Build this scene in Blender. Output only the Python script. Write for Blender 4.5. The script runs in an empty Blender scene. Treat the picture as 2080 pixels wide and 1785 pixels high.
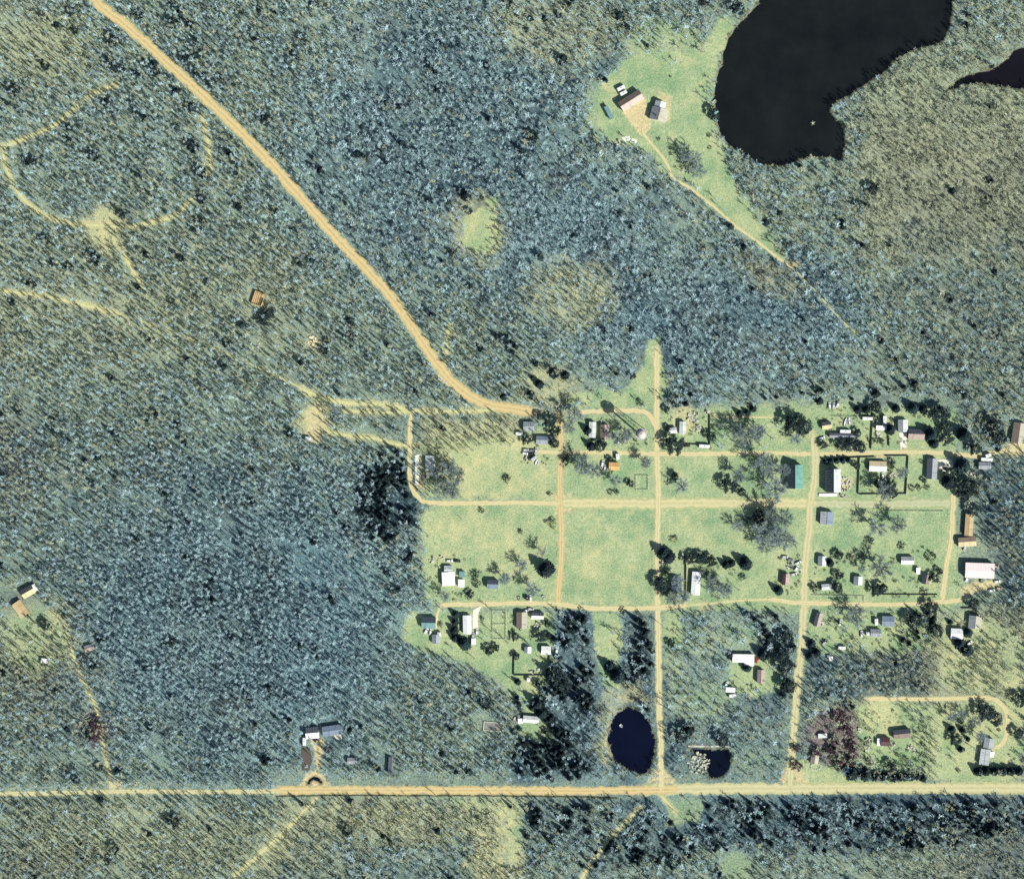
import bpy, math, random
import numpy as np
from mathutils import Vector
R = math.radians
random.seed(7); rng = np.random.default_rng(11)
# ------------------------------------------------------------------ camera, light, sky
S = 0.35                                   # metres per photograph pixel
sc = bpy.context.scene
C = sc.collection
def W(px, py, z=0.0): return ((px-1040)*S, (892.5-py)*S, z)
cd = bpy.data.cameras.new('camera'); cam = bpy.data.objects.new('camera', cd); C.objects.link(cam)
cam.location = (0, 0, 1800); cam.rotation_euler = (0, 0, 0)
cd.lens = 36*1800/(2080*S); cd.sensor_width = 36; cd.clip_start = 10; cd.clip_end = 12000
sc.camera = cam
SUN_EL = 40.0
SHX, SHY = -0.76, 0.65                     # direction the shadows fall in the world (west-north-west)
sun_d = bpy.data.lights.new('sun', 'SUN'); sun = bpy.data.objects.new('sun', sun_d); C.objects.link(sun)
sun_d.energy = 5.0; sun_d.angle = R(0.5); sun_d.color = (1.0, 0.97, 0.83)
tosun = Vector((-SHX, -SHY, math.tan(R(SUN_EL))*math.hypot(SHX, SHY))).normalized()
sun.rotation_euler = tosun.to_track_quat('Z', 'Y').to_euler(); sun.location = (0, 0, 300)
w = bpy.data.worlds.new('World'); sc.world = w; w.use_nodes = True
nt = w.node_tree; bg = nt.nodes['Background']; sky = nt.nodes.new('ShaderNodeTexSky')
sky.sky_type = 'NISHITA'; sky.sun_disc = False; sky.sun_elevation = R(SUN_EL)
sky.sun_rotation = math.atan2(tosun.x, tosun.y)
sky.ozone_density = 3.0; sky.air_density = 1.3
nt.links.new(sky.outputs[0], bg.inputs[0]); bg.inputs[1].default_value = 0.06
sc.view_settings.view_transform = 'Standard'; sc.view_settings.look = 'None'
sc.view_settings.exposure = 0.55; sc.view_settings.gamma = 1; sc.view_settings.use_curve_mapping = False
sc.render.engine = 'CYCLES'; sc.cycles.use_denoising = False; sc.cycles.max_bounces = 4
sc.cycles.diffuse_bounces = 2; sc.cycles.glossy_bounces = 2; sc.cycles.use_adaptive_sampling = False
# ------------------------------------------------------------------ noise and masks
def vnoise(x, y, f, seed):
    g = np.random.default_rng(seed).random((256, 256))
    x = np.asarray(x)*f + 1000.5; y = np.asarray(y)*f + 1000.5
    xi = np.floor(x).astype(int); yi = np.floor(y).astype(int); fx = x-xi; fy = y-yi
    fx = fx*fx*(3-2*fx); fy = fy*fy*(3-2*fy)
    a = g[xi % 256, yi % 256]; b = g[(xi+1) % 256, yi % 256]; c = g[xi % 256, (yi+1) % 256]; d = g[(xi+1) % 256, (yi+1) % 256]
    return (a*(1-fx)+b*fx)*(1-fy) + (c*(1-fx)+d*fx)*fy
def fbm(x, y, f, seed, o=4):
    s = 0; a = 0.5; t = 0
    for k in range(o): s = s + a*vnoise(x, y, f*2**k, seed+k*17); t += a; a *= 0.55
    return s/t
def sdist(X, Y, poly):                     # signed distance, positive inside
    P = np.array(poly, float); best = np.full(X.shape, 1e9); ins = np.zeros(X.shape, bool)
    for i in range(len(P)):
        x0, y0 = P[i-1]; x1, y1 = P[i]; dx, dy = x1-x0, y1-y0
        t = np.clip(((X-x0)*dx+(Y-y0)*dy)/(dx*dx+dy*dy+1e-9), 0, 1)
        best = np.minimum(best, np.hypot(X-x0-t*dx, Y-y0-t*dy))
        if y0 != y1: ins ^= ((y0 > Y) != (y1 > Y)) & (X < (x1-x0)*(Y-y0)/(y1-y0)+x0)
    return np.where(ins, best, -best)
def ldist(X, Y, pts):
    best = np.full(X.shape, 1e9)
    for (x0, y0), (x1, y1) in zip(pts[:-1], pts[1:]):
        dx, dy = x1-x0, y1-y0
        t = np.clip(((X-x0)*dx+(Y-y0)*dy)/(dx*dx+dy*dy+1e-9), 0, 1)
        best = np.minimum(best, np.hypot(X-x0-t*dx, Y-y0-t*dy))
    return best
def ell(cx, cy, rx, ry, a=0, n=28):
    c, s = math.cos(R(a)), math.sin(R(a))
    return [(cx+rx*math.cos(t)*c-ry*math.sin(t)*s, cy+rx*math.cos(t)*s+ry*math.sin(t)*c) for t in [2*math.pi*k/n for k in range(n)]]
def rect(x0, y0, x1, y1): return [(x0, y0), (x1, y0), (x1, y1), (x0, y1)]
def smooth(d, w): return np.clip(0.5+d/(2*w), 0, 1)
def spline(pts, step=4.0):
    P = [np.array(p, float) for p in pts]; P = [2*P[0]-P[1]] + P + [2*P[-1]-P[-2]]; out = []
    for i in range(1, len(P)-2):
        n = max(1, int(np.linalg.norm(P[i+1]-P[i])/step))
        for k in range(n):
            t = k/n; a, b, c, d = P[i-1], P[i], P[i+1], P[i+2]
            out.append(0.5*((2*b)+(-a+c)*t+(2*a-5*b+4*c-d)*t*t+(-a+3*b-3*c+d)*t**3))
    out.append(P[-2]); return np.array(out)
# water outlines (photograph pixels)
LAKE = [(1950,-60),(1560,-60),(1540,10),(1505,42),(1480,80),(1466,130),(1454,170),(1450,200),(1458,240),(1464,275),(1480,292),(1505,306),(1525,322),
        (1552,334),(1585,337),(1620,326),(1650,318),(1695,320),(1703,330),(1712,318),(1716,290),(1712,262),(1694,240),(1684,222),(1700,206),(1724,192),(1760,170),
        (1790,150),(1822,118),(1850,103),(1890,93),(1916,82),(1930,50),(1934,10)]
LAKE2 = [(1918,188),(1942,165),(1970,152),(2010,146),(2035,128),(2060,104),(2100,92),(2180,90),(2180,178),(2080,180),(2040,176),(1995,168),(1955,172)]
POND = [(1272,1437),(1292,1440),(1308,1452),(1322,1472),(1328,1500),(1330,1530),(1324,1548),(1316,1568),(1298,1572),(1275,1560),(1250,1545),(1240,1525),(1234,1500),(1240,1470),(1254,1446)]
POND2 = [(1405,1520),(1440,1522),(1480,1522),(1487,1530),(1482,1556),(1474,1572),(1455,1580),(1438,1575),(1434,1552),(1432,1534),(1410,1527)]
DITCH = [(623,1592),(628,1582),(638,1576),(648,1580),(656,1590),(652,1592),(645,1586),(637,1583),(631,1586),(628,1593)]
WATERS = [LAKE, LAKE2, POND, POND2]
# roads: name, centre line, width px, material key, label
ROADS = [
 ('dirt_road', [(150,-70),(199,7),(243,42),(290,82),(337,125),(378,162),(422,204),(472,252),(526,306),(587,373),(648,443),(697,498),(745,547),(785,592),(825,645),(863,702),(898,752),(930,786),(966,811),(1002,824),(1054,832),(1090,838)], 20, 'sand', 0.050),
 ('dirt_road', [(-120,1612),(60,1611),(250,1607),(420,1608),(590,1606)], 9, 'olive', 0.058),
 ('dirt_road', [(560,1605),(720,1604),(900,1605),(1060,1605),(1200,1606),(1380,1603)], 16, 'sand', 0.062),
 ('dirt_road', [(1300,1604),(1460,1601),(1600,1601),(1800,1600),(2200,1600)], 22, 'olive', 0.054),
 ('dirt_road', [(1135,838),(1139,880),(1140,920),(1137,970),(1138,1022),(1141,1080),(1139,1150),(1134,1210),(1136,1232)], 12, 'sand', 0.066),
 ('dirt_road', [(1335,705),(1334,760),(1334,838),(1335,920),(1337,1020),(1335,1110),(1336,1230),(1338,1330),(1339,1430),(1342,1500),(1343,1606)], 12, 'pale', 0.074),
 ('dirt_road', [(1150,838),(1200,836),(1290,834),(1314,840),(1330,860),(1334,880)], 10, 'pale', 0.082),
 ('dirt_road', [(700,834),(760,838),(830,836),(900,836),(980,834),(1010,830)], 6, 'trail', 0.090),
 ('dirt_road', [(834,840),(833,900),(832,960),(836,990),(848,1008),(870,1020),(950,1022),(1060,1021),(1138,1023)], 9, 'pale', 0.098),
 ('dirt_road', [(1090,917),(1140,919),(1240,919),(1336,922),(1420,922),(1540,920),(1656,922),(1760,920),(1860,918),(1940,922),(1990,926),(2040,916),(2180,912)], 9, 'pale', 0.106),
 ('dirt_road', [(1138,1022),(1200,1022),(1336,1023),(1480,1022),(1660,1023)], 22, 'grassy', 0.042),
 ('dirt_road', [(1640,1023),(1780,1024),(1936,1022)], 21, 'faint', 0.034),
 ('dirt_road', [(1651,880),(1656,924),(1654,973),(1646,1023),(1644,1072),(1638,1122),(1634,1171),(1634,1221),(1632,1249),(1627,1324),(1620,1386),(1616,1440),(1612,1490),(1606,1560),(1605,1604)], 15, 'olive', 0.114),
 ('dirt_road', [(893,1228),(960,1227),(1060,1225),(1136,1227),(1180,1233),(1260,1236),(1336,1234),(1400,1229)], 10, 'pale', 0.122),
 ('dirt_road', [(1396,1229),(1440,1226),(1500,1220),(1565,1217)], 5, 'grassy', 0.03),
 ('dirt_road', [(1560,1216),(1600,1222),(1634,1224),(1751,1227),(1838,1227),(1900,1223),(1949,1218),(1970,1206),(1990,1190),(2030,1182)], 9, 'pale', 0.130),
 ('dirt_road', [(1937,996),(1935,1035),(1932,1097),(1923,1146),(1917,1196),(1913,1222)], 11, 'pale', 0.138),
 ('footpath', [(1303,262),(1310,276),(1332,302),(1349,324),(1359,343),(1368,363),(1398,380),(1450,420),(1490,456),(1540,492),(1580,524),(1614,548)], 5, 'pale', 0.146),
 ('footpath', [(1448,846),(1500,847),(1582,848)], 3.5, 'pale', 0.05),
 ('footpath', [(1760,1419),(1860,1420),(1950,1418),(2010,1418),(2036,1432),(2046,1455),(2044,1490),(2034,1512),(2016,1520)], 9, 'pale', 0.05),
 ('footpath', [(-60,305),(2,298),(60,278),(110,256),(150,222),(190,190),(240,172)], 6, 'trail', 0.05),
 ('footpath', [(4,300),(14,345),(40,395),(80,432),(130,452),(200,458),(260,462),(310,452),(355,438),(388,408)], 6, 'trail', 0.058),
 ('footpath', [(245,500),(262,535),(290,585)], 6, 'trail', 0.05),
 ('footpath', [(412,238),(420,275),(424,300),(428,350)], 7, 'trail', 0.05),
 ('footpath', [(-60,580),(0,590),(100,604),(180,622),(250,640)], 6, 'trail', 0.066),
 ('footpath', [(250,640),(330,668),(420,702),(520,745),(612,788)], 2.5, 'trail', 0.06),
 ('footpath', [(612,788),(650,808),(700,818),(780,822),(830,832)], 8, 'trail', 0.05),
 ('footpath', [(655,872),(700,884),(760,890),(800,902),(846,906)], 6, 'trail', 0.05),
 ('footpath', [(100,1236),(125,1260),(140,1300),(150,1335),(165,1372),(195,1440),(212,1520),(228,1600)], 4, 'trail', 0.05),
 ('footpath', [(915,660),(908,700),(905,740)], 6, 'trail', 0.05),
 ('footpath', [(1300,1640),(1250,1690),(1210,1740),(1170,1800)], 5, 'trail', 0.05),
 ('footpath', [(1614,548),(1655,590),(1700,640),(1740,680)], 2, 'trail', 0.05),
 ('footpath', [(640,1622),(585,1680),(520,1740),(440,1810)], 5, 'trail', 0.05),
 ('footpath', [(1340,1612),(1374,1650)], 4, 'trail', 0.04),
 ('footpath', [(895,1230),(888,1250),(884,1290)], 5, 'pale', 0.05),
 ('footpath', [(0,1734),(0,1734)], 1, 'trail', 0.03),
]
ROADS.pop()
# ground cover: grass lawns (strength), dry yellow grass, bare sand
GRASS = [
 (ell(1350,90,90,50), 0.6, 20), (ell(1215,230,30,70), 0.6, 14), (ell(1560,470,40,40), 0.5, 16),
 ([(845,900),(1060,880),(1130,900),(1125,1012),(860,1012)], 0.9, 10),
 ([(1060,900),(1130,845),(1340,835),(1660,820),(1945,835),(1945,1010),(1960,1240),(1330,1240),(870,1230),(862,1040),(900,1020),(1060,1015)], 0.9, 14), (rect(1636,1235,1900,1325), 0.8, 10), (rect(1345,1240,1390,1310), 0.8, 6), (ell(1450,1300,90,50), 0.45, 30), (ell(1420,1420,80,50), 0.5, 30), (ell(1500,1290,60,30), 0.5, 20), (ell(1370,1350,20,90), 0.5, 14), (ell(1520,1540,60,30), 0.4, 20), ([(1620,1545),(1660,1545),(1760,1592),(1620,1592)], 1.0, 4),
 (rect(1140,925,1330,1012), 1.0, 6), (rect(1146,1035,1328,1225), 1.0, 5), (rect(1342,925,1650,1015), 1.0, 6), (rect(1344,1035,1630,1225), 1.0, 8),
 (rect(1655,1035,1930,1215), 1.0, 8), (rect(860,1035,1130,1225), 0.95, 10),
 ([(1290,110),(1330,90),(1400,110),(1470,40),(1500,40),(1466,110),(1450,190),(1452,250),(1480,320),(1500,380),(1540,440),(1600,530),(1560,520),(1450,420),(1360,350),(1290,300),(1230,280),(1205,240),(1210,175)], 1.0, 8),
 ([(950,440),(975,420),(1000,425),(1012,470),(1015,505),(995,520),(950,515),(940,495)], 1.0, 5), ([(980,400),(1010,395),(1000,440)], 0.9, 5),
 ([(1318,690),(1340,690),(1345,740),(1362,790),(1340,830),(1150,830),(1150,800),(1270,790),(1300,740)], 0.95, 6),
 ([(820,1250),(890,1235),(1130,1240),(1110,1400),(1100,1490),(1080,1500),(1060,1430),(1030,1400),(940,1340),(860,1320),(820,1300)], 0.9, 10),
 ([(1210,1240),(1270,1240),(1260,1400),(1220,1390),(1206,1330)], 0.9, 6),
 ([(1480,1330),(1590,1330),(1600,1400),(1540,1420),(1480,1400)], 0.8, 6), (ell(1090,1480,40,26), 0.7, 6),
 ([(1740,1425),(1900,1425),(2080,1420),(2080,1590),(1620,1590),(1660,1560),(1740,1540)], 0.85, 8),
 (ell(75,1300,70,70), 0.6, 14), ([(1900,1250),(1970,1240),(2080,1300),(2080,1420),(1960,1410),(1905,1400)], 0.6, 10),
 (ell(215,470,30,46), 0.45, 8), (ell(640,860,24,40), 0.6, 8), (ell(1495,1760,40,36), 0.5, 8), (rect(1030,1640,1066,1750), 0.6, 7),
 (ell(1140,570,50,36), 0.35, 16), (ell(1180,640,60,40), 0.3, 16), (ell(1040,50,50,60), 0.3, 20),
 ([(900,1620),(1050,1620),(1060,1660),(920,1650)], 0.55, 8), ([(1350,1620),(1440,1620),(1420,1670),(1350,1680)], 0.6, 8),
]
DRY = [  # yellow dry grass
 (rect(880,1040,1080,1160), 0.7, 40), ([(850,850),(1060,860),(1120,930),(1110,1005),(860,1010)], 0.75, 10), (rect(960,940,1120,1010), 0.7, 20), (rect(1180,1120,1300,1215), 0.5, 40), (rect(1340,1070,1520,1110), 0.4, 25),
 (ell(1785,1460,40,30), 0.7, 10), (ell(215,470,40,55), 0.9, 10), (ell(640,860,30,46), 0.9, 10), (ell(75,1300,90,90), 0.4, 30),
 (rect(0,1640,700,1790), 0.35, 60), (rect(560,1620,1060,1700), 0.55, 20), (rect(1740,100,2100,500), 0.35, 60), (ell(1270,1410,50,22), 0.7, 12), (ell(965,465,60,75), 0.55, 16), (ell(1140,570,60,45), 0.5, 20), (ell(1105,80,80,50), 0.4, 30), (rect(0,1625,640,1700), 0.3, 30),
 (rect(1900,1250,2090,1420), 0.6, 30), (rect(1900,1425,2090,1590), 0.5, 30), (ell(1160,600,90,60), 0.6, 30), (ell(80,90,100,80), 0.5, 40), (ell(1120,60,120,60), 0.45, 40),
 (rect(-100,500,620,740), 0.25, 60), (rect(1960,1230,2180,1430), 0.35, 20), (ell(1560,560,80,30,35), 0.5, 20),
 (rect(960,1640,1060,1800), 0.8, 12), (ell(560,1720,60,30,-45), 0.8, 20),
 (ell(1240,1480,30,80), 0.6, 12), (ell(1110,790,60,40), 0.5, 14), (ell(1020,870,50,50), 0.5, 16),
]
SAND = [
 ([(1263,230),(1310,196),(1322,258),(1308,280),(1290,262),(1262,232)], 1.0, 2), ([(890,750),(905,760),(925,790),(890,775)], 0.8, 3),
 ([(630,1500),(652,1496),(660,1510),(650,1560),(642,1560),(640,1530)], 0.9, 3), ([(608,1598),(622,1572),(640,1562),(655,1572),(672,1598)], 0.8, 3),
 ([(1118,1000),(1160,1000),(1170,1040),(1128,1050)], 0.7, 8), ([(1310,1590),(1330,1560),(1350,1560),(1380,1592)], 0.7, 5),
 ([(1580,1592),(1602,1540),(1616,1545),(1650,1592)], 0.7, 5), ([(2046,900),(2180,896),(2180,926),(2046,926)], 0.8, 6),
 ([(1780,922),(1782,932),(1792,932),(1796,922)], 0.9, 2), ([(1832,900),(1842,884),(1846,914),(1830,916)], 0.6, 2), (ell(1920,942,22,12), 0.6, 4),
 ([(1950,1196),(1975,1180),(2020,1178),(2030,1192),(1985,1200),(1955,1222)], 0.8, 5), (ell(1720,980,16,14), 0.7, 5),
 ([(845,925),(862,930),(866,985),(850,1000),(842,970)], 0.6, 5), (ell(1390,850,26,34), 0.5, 10), ([(1412,1222),(1440,1216),(1450,1240),(1418,1242)], 0.5, 5),
 (ell(1612,535,14,10), 0.6, 5), ([(1335,180),(1365,195),(1362,250),(1330,252)], 0.6, 3), (ell(235,1592,12,10), 0.9, 3),
 ([(955,1236),(975,1236),(972,1290),(960,1290)], 0.5, 3), (ell(1075,1240,26,10), 0.4, 6), (ell(1235,182,30,6,50), 0.5, 4), (ell(640,700,26,16,40), 0.5, 8), (ell(215,462,26,42), 0.3, 10), (ell(640,860,22,42), 0.6, 8), (ell(190,455,40,10), 0.5, 6), (ell(1285,1420,44,14), 0.35, 10), (ell(1236,1500,9,60), 0.35, 8),
]
MAROON = [(ell(1710,1500,80,65), 1.0, 16), (rect(1742,1430,2090,1592), 0.35, 20), (ell(190,1475,24,38), 1.0, 10), (ell(20,930,60,80), 0.5, 40), (rect(1950,1640,2180,1800), 0.5, 60), (rect(1740,1250,2090,1440), 0.35, 50), (ell(80,1380,90,60), 0.35, 40), (rect(1780,250,2180,500), 0.3, 60)]
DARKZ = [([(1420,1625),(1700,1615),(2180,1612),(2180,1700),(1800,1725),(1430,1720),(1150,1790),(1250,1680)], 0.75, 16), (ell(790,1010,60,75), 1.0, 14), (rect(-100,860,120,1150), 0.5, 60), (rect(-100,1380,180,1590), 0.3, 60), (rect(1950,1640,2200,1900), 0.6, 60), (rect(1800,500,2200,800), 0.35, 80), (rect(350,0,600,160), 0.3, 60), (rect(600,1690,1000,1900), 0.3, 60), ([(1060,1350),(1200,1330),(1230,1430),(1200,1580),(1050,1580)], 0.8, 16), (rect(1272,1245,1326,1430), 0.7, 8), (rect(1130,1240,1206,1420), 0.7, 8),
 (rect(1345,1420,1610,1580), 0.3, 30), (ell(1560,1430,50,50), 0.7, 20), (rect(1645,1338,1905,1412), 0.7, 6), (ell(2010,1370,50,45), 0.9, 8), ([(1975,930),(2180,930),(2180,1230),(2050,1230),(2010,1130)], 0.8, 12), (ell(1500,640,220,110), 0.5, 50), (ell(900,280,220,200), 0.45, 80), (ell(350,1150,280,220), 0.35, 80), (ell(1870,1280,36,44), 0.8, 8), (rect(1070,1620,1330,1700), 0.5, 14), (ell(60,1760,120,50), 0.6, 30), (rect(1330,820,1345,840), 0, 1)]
# wood density: base 1, then areas set in order
OPEN = [  # (polygon, density, softness)
 (rect(560,1580,2200,1630), 0.0, 4),
 ([(1060,905),(1130,845),(1340,830),(1660,810),(1960,815),(1975,1000),(1945,1030),(1960,1235),(1900,1330),(1640,1330),(1600,1340),(1345,1240),(1330,1240),(880,1235),(855,1040),(900,1005),(900,920)], 0.0, 6),
 (ell(893,972,44,42), 0.8, 6), ([(840,845),(1050,850),(1040,880),(960,905),(850,905)], 0.65, 10), (rect(1360,1170,1400,1225), 0.7, 6), (rect(1435,1165,1500,1215), 0.5, 8),
 ([(1460,850),(1580,860),(1560,905),(1450,905)], 0.4, 10), ([(1340,1242),(1625,1242),(1610,1590),(1350,1590)], 0.62, 8), (rect(1345,1242,1390,1300), 0.1, 6),
 ([(1640,1235),(1700,1235),(1700,1330),(1640,1330)], 0.15, 6), ([(1830,1235),(1905,1235),(1905,1325),(1835,1325)], 0.9, 6), (rect(1705,1250,1755,1320), 0.6, 8),
 ([(1640,1335),(1905,1330),(1905,1412),(1640,1440)], 1.0, 5), ([(1905,1240),(2000,1240),(2080,1300),(2080,1420),(1905,1420)], 0.2, 6),
 ([(1965,1330),(2040,1320),(2045,1415),(1940,1415)], 1.0, 6), ([(1640,1440),(1740,1435),(1750,1560),(1720,1570),(1640,1500)], 0.75, 8),
 ([(1742,1432),(1860,1430),(1880,1530),(1820,1570),(1745,1540)], 0.14, 6), ([(1830,1420),(1900,1420),(1908,1580),(1780,1580),(1780,1555),(1860,1540),(1880,1480)], 0.9, 6),
 ([(1908,1422),(2080,1422),(2080,1590),(1908,1590)], 0.10, 5), ([(1620,1545),(1660,1550),(1740,1590),(1620,1592)], 0.0, 4),
 ([(1965,930),(2180,925),(2180,1230),(2040,1230),(2000,1130),(1990,1000)], 0.95, 8), (rect(1945,1020,2005,1240), 0.1, 8), (rect(1960,1120,2046,1215), 0.05, 8),
 ([(1280,110),(1330,90),(1400,100),(1470,30),(1505,35),(1466,110),(1448,190),(1450,250),(1480,320),(1500,380),(1540,440),(1608,540),(1600,548),(1540,510),(1450,420),(1375,365),(1290,300),(1230,280),(1205,240),(1208,170),(1240,165)], 0.0, 11), (ell(1340,85,60,30), 0.45, 14), (ell(1225,120,30,30), 0.5, 12), (ell(1370,130,9,7), 0.9, 3), (ell(1430,90,10,14), 0.9, 3),
 (ell(1400,330,20,34,-20), 0.9, 5), (ell(1450,225,10,18), 0.9, 3), ([(1478,300),(1640,330),(1640,400),(1560,430),(1500,360)], 1.0, 8),
 ([(950,440),(975,400),(1005,395),(998,430),(1012,470),(1015,505),(995,520),(950,515),(935,495),(948,470)], 0.0, 5), ([(1314,690),(1342,690),(1350,740),(1364,790),(1340,830),(1255,830),(1265,785),(1300,740)], 0.0, 5),
 ([(1070,770),(1150,750),(1260,800),(1250,832),(1090,826)], 0.25, 10),
 (ell(215,470,26,44), 0.0, 6), (ell(642,862,28,46), 0.0, 6), (rect(700,895,850,912), 0.3, 8), ([(690,888),(760,880),(830,905),(780,900)], 0.2, 6), (rect(610,1485,665,1600), 0.1, 5), ([(655,1490),(700,1490),(690,1520),(660,1520)], 0.3, 5),
 ([(820,1245),(890,1235),(1130,1240),(1115,1330),(1105,1400),(1085,1440),(1105,1470),(1095,1500),(1060,1490),(1050,1420),(1030,1400),(930,1350),(850,1320),(815,1300)], 0.03, 8),
 ([(1130,1235),(1206,1240),(1204,1330),(1190,1420),(1130,1420)], 1.0, 6), ([(1206,1240),(1272,1242),(1262,1390),(1225,1400),(1204,1330)], 0.05, 5), ([(1272,1245),(1326,1242),(1326,1430),(1262,1400)], 1.05, 5),
 (ell(1240,1420,46,20), 0.2, 6), (ell(1000,1476,28,16), 0.0, 4), (rect(1024,1640,1068,1770), 0.05, 8), (ell(1497,1760,36,34), 0.0, 8), ([(1350,1620),(1440,1618),(1400,1680),(1350,1690)], 0.15, 8),
 (ell(70,1290,60,58), 0.35, 10), (rect(10,1190,85,1260), 0.15, 6), ([(1480,1326),(1540,1326),(1590,1390),(1580,1410),(1520,1400),(1480,1410)], 0.05, 5),
 ([(1390,1525),(1440,1525),(1440,1580),(1390,1580)], 0.1, 5), (ell(525,607,18,20), 0.0, 4), (ell(636,700,18,14), 0.2, 5),
 ([(560,1620),(1050,1620),(1050,1640),(560,1640)], 0.3, 8), ([(640,1625),(660,1640),(540,1790),(490,1790)], 0.25, 14), ([(240,1640),(330,1640),(330,1700),(230,1700)], 0.35, 20), (ell(1120,790,30,20), 0.15, 8),
]
# zones where the wood is dark evergreen
EVER = [(ell(790,1010,58,70), 0.75, 16), ([(1110,1350),(1200,1330),(1200,1430),(1110,1400)], 0.9, 12), ([(1060,1430),(1120,1420),(1180,1560),(1060,1580)], 0.85, 20), ([(1540,1300),(1600,1260),(1612,1400),(1590,1420)], 0.6, 8),
 ([(1420,1625),(1700,1615),(2180,1612),(2180,1700),(1800,1720),(1430,1720),(1150,1790),(1250,1680)], 0.35, 16), (ell(1540,1250,50,22), 0.4, 10), (rect(1400,830,1900,860), 0.2, 10),
 (rect(1070,1615,1200,1700), 0.35, 14), ([(1380,800),(1880,790),(1880,835),(1380,835)], 0.25, 12), (ell(1290,1320,30,70), 0.5, 10), (ell(1165,1290,34,46), 0.5, 10), (ell(1100,30,80,30), 0.1, 30), (ell(1870,1280,40,40), 0.35, 8), (ell(1010,440,0.1,0.1), 0, 1)]
# zones of fine streaky thin trunks (1) versus rounder puffs (0)
FINE = [(rect(-200,-200,640,2100), 1.0, 80), (rect(500,600,1130,1620), 0.9, 60), ([(1120,1420),(1240,1400),(1240,1600),(1120,1600)], 0.8, 20), (rect(1900,930,2200,1300), 0.8, 30), (rect(1640,1330,1905,1420), 0.7, 10)]
BLUE = [(ell(900,280,300,280), 0.6, 120), (ell(500,1250,340,300), 0.8, 120), (ell(1450,640,300,110), 0.8, 80), (ell(1150,480,200,160), 0.7, 80), (rect(1100,1230,1300,1600), 0.6, 40), (rect(1300,1230,1620,1600), 0.2, 60), (ell(1700,1650,400,50), 0.8, 40)]
def combine(X, Y, lst, seed, amp=10, mode='max', base=0.0, f=0.03):
    wx = X+(fbm(X, Y, f, seed)-0.5)*2*amp; wy = Y+(fbm(X, Y, f, seed+5)-0.5)*2*amp
    o = np.full(X.shape, base)
    for poly, v, s in lst:
        m = smooth(sdist(wx, wy, poly), s)
        o = np.maximum(o, v*m) if mode == 'max' else o*(1-m)+v*m
    return o
ROADLINES = [(spline(p, 12), wd, k) for (_, p, wd, k, _) in ROADS]
def road_near(X, Y, extra, trails=True):                 # 1 on a road and its verge
    o = np.zeros(X.shape)
    for L, wd, k in ROADLINES:
        if k == 'trail' and not trails: continue
        if k == 'trail' and extra < 3: e = 3.0 if wd > 3 else 0.0
        else: e = extra
        d = ldist(X, Y, [tuple(q) for q in L]); o = np.maximum(o, np.clip((wd/2+e-d)/3+0.5, 0, 1))
    return o
def water_sd(X, Y, amp=4):
    wx = X+(fbm(X, Y, 0.06, 90)-0.5)*2*amp; wy = Y+(fbm(X, Y, 0.06, 95)-0.5)*2*amp
    o = np.full(X.shape, -1e9)
    for p in WATERS: o = np.maximum(o, sdist(wx, wy, p))
    o = np.maximum(o, sdist(X, Y, DITCH)); return o
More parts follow.
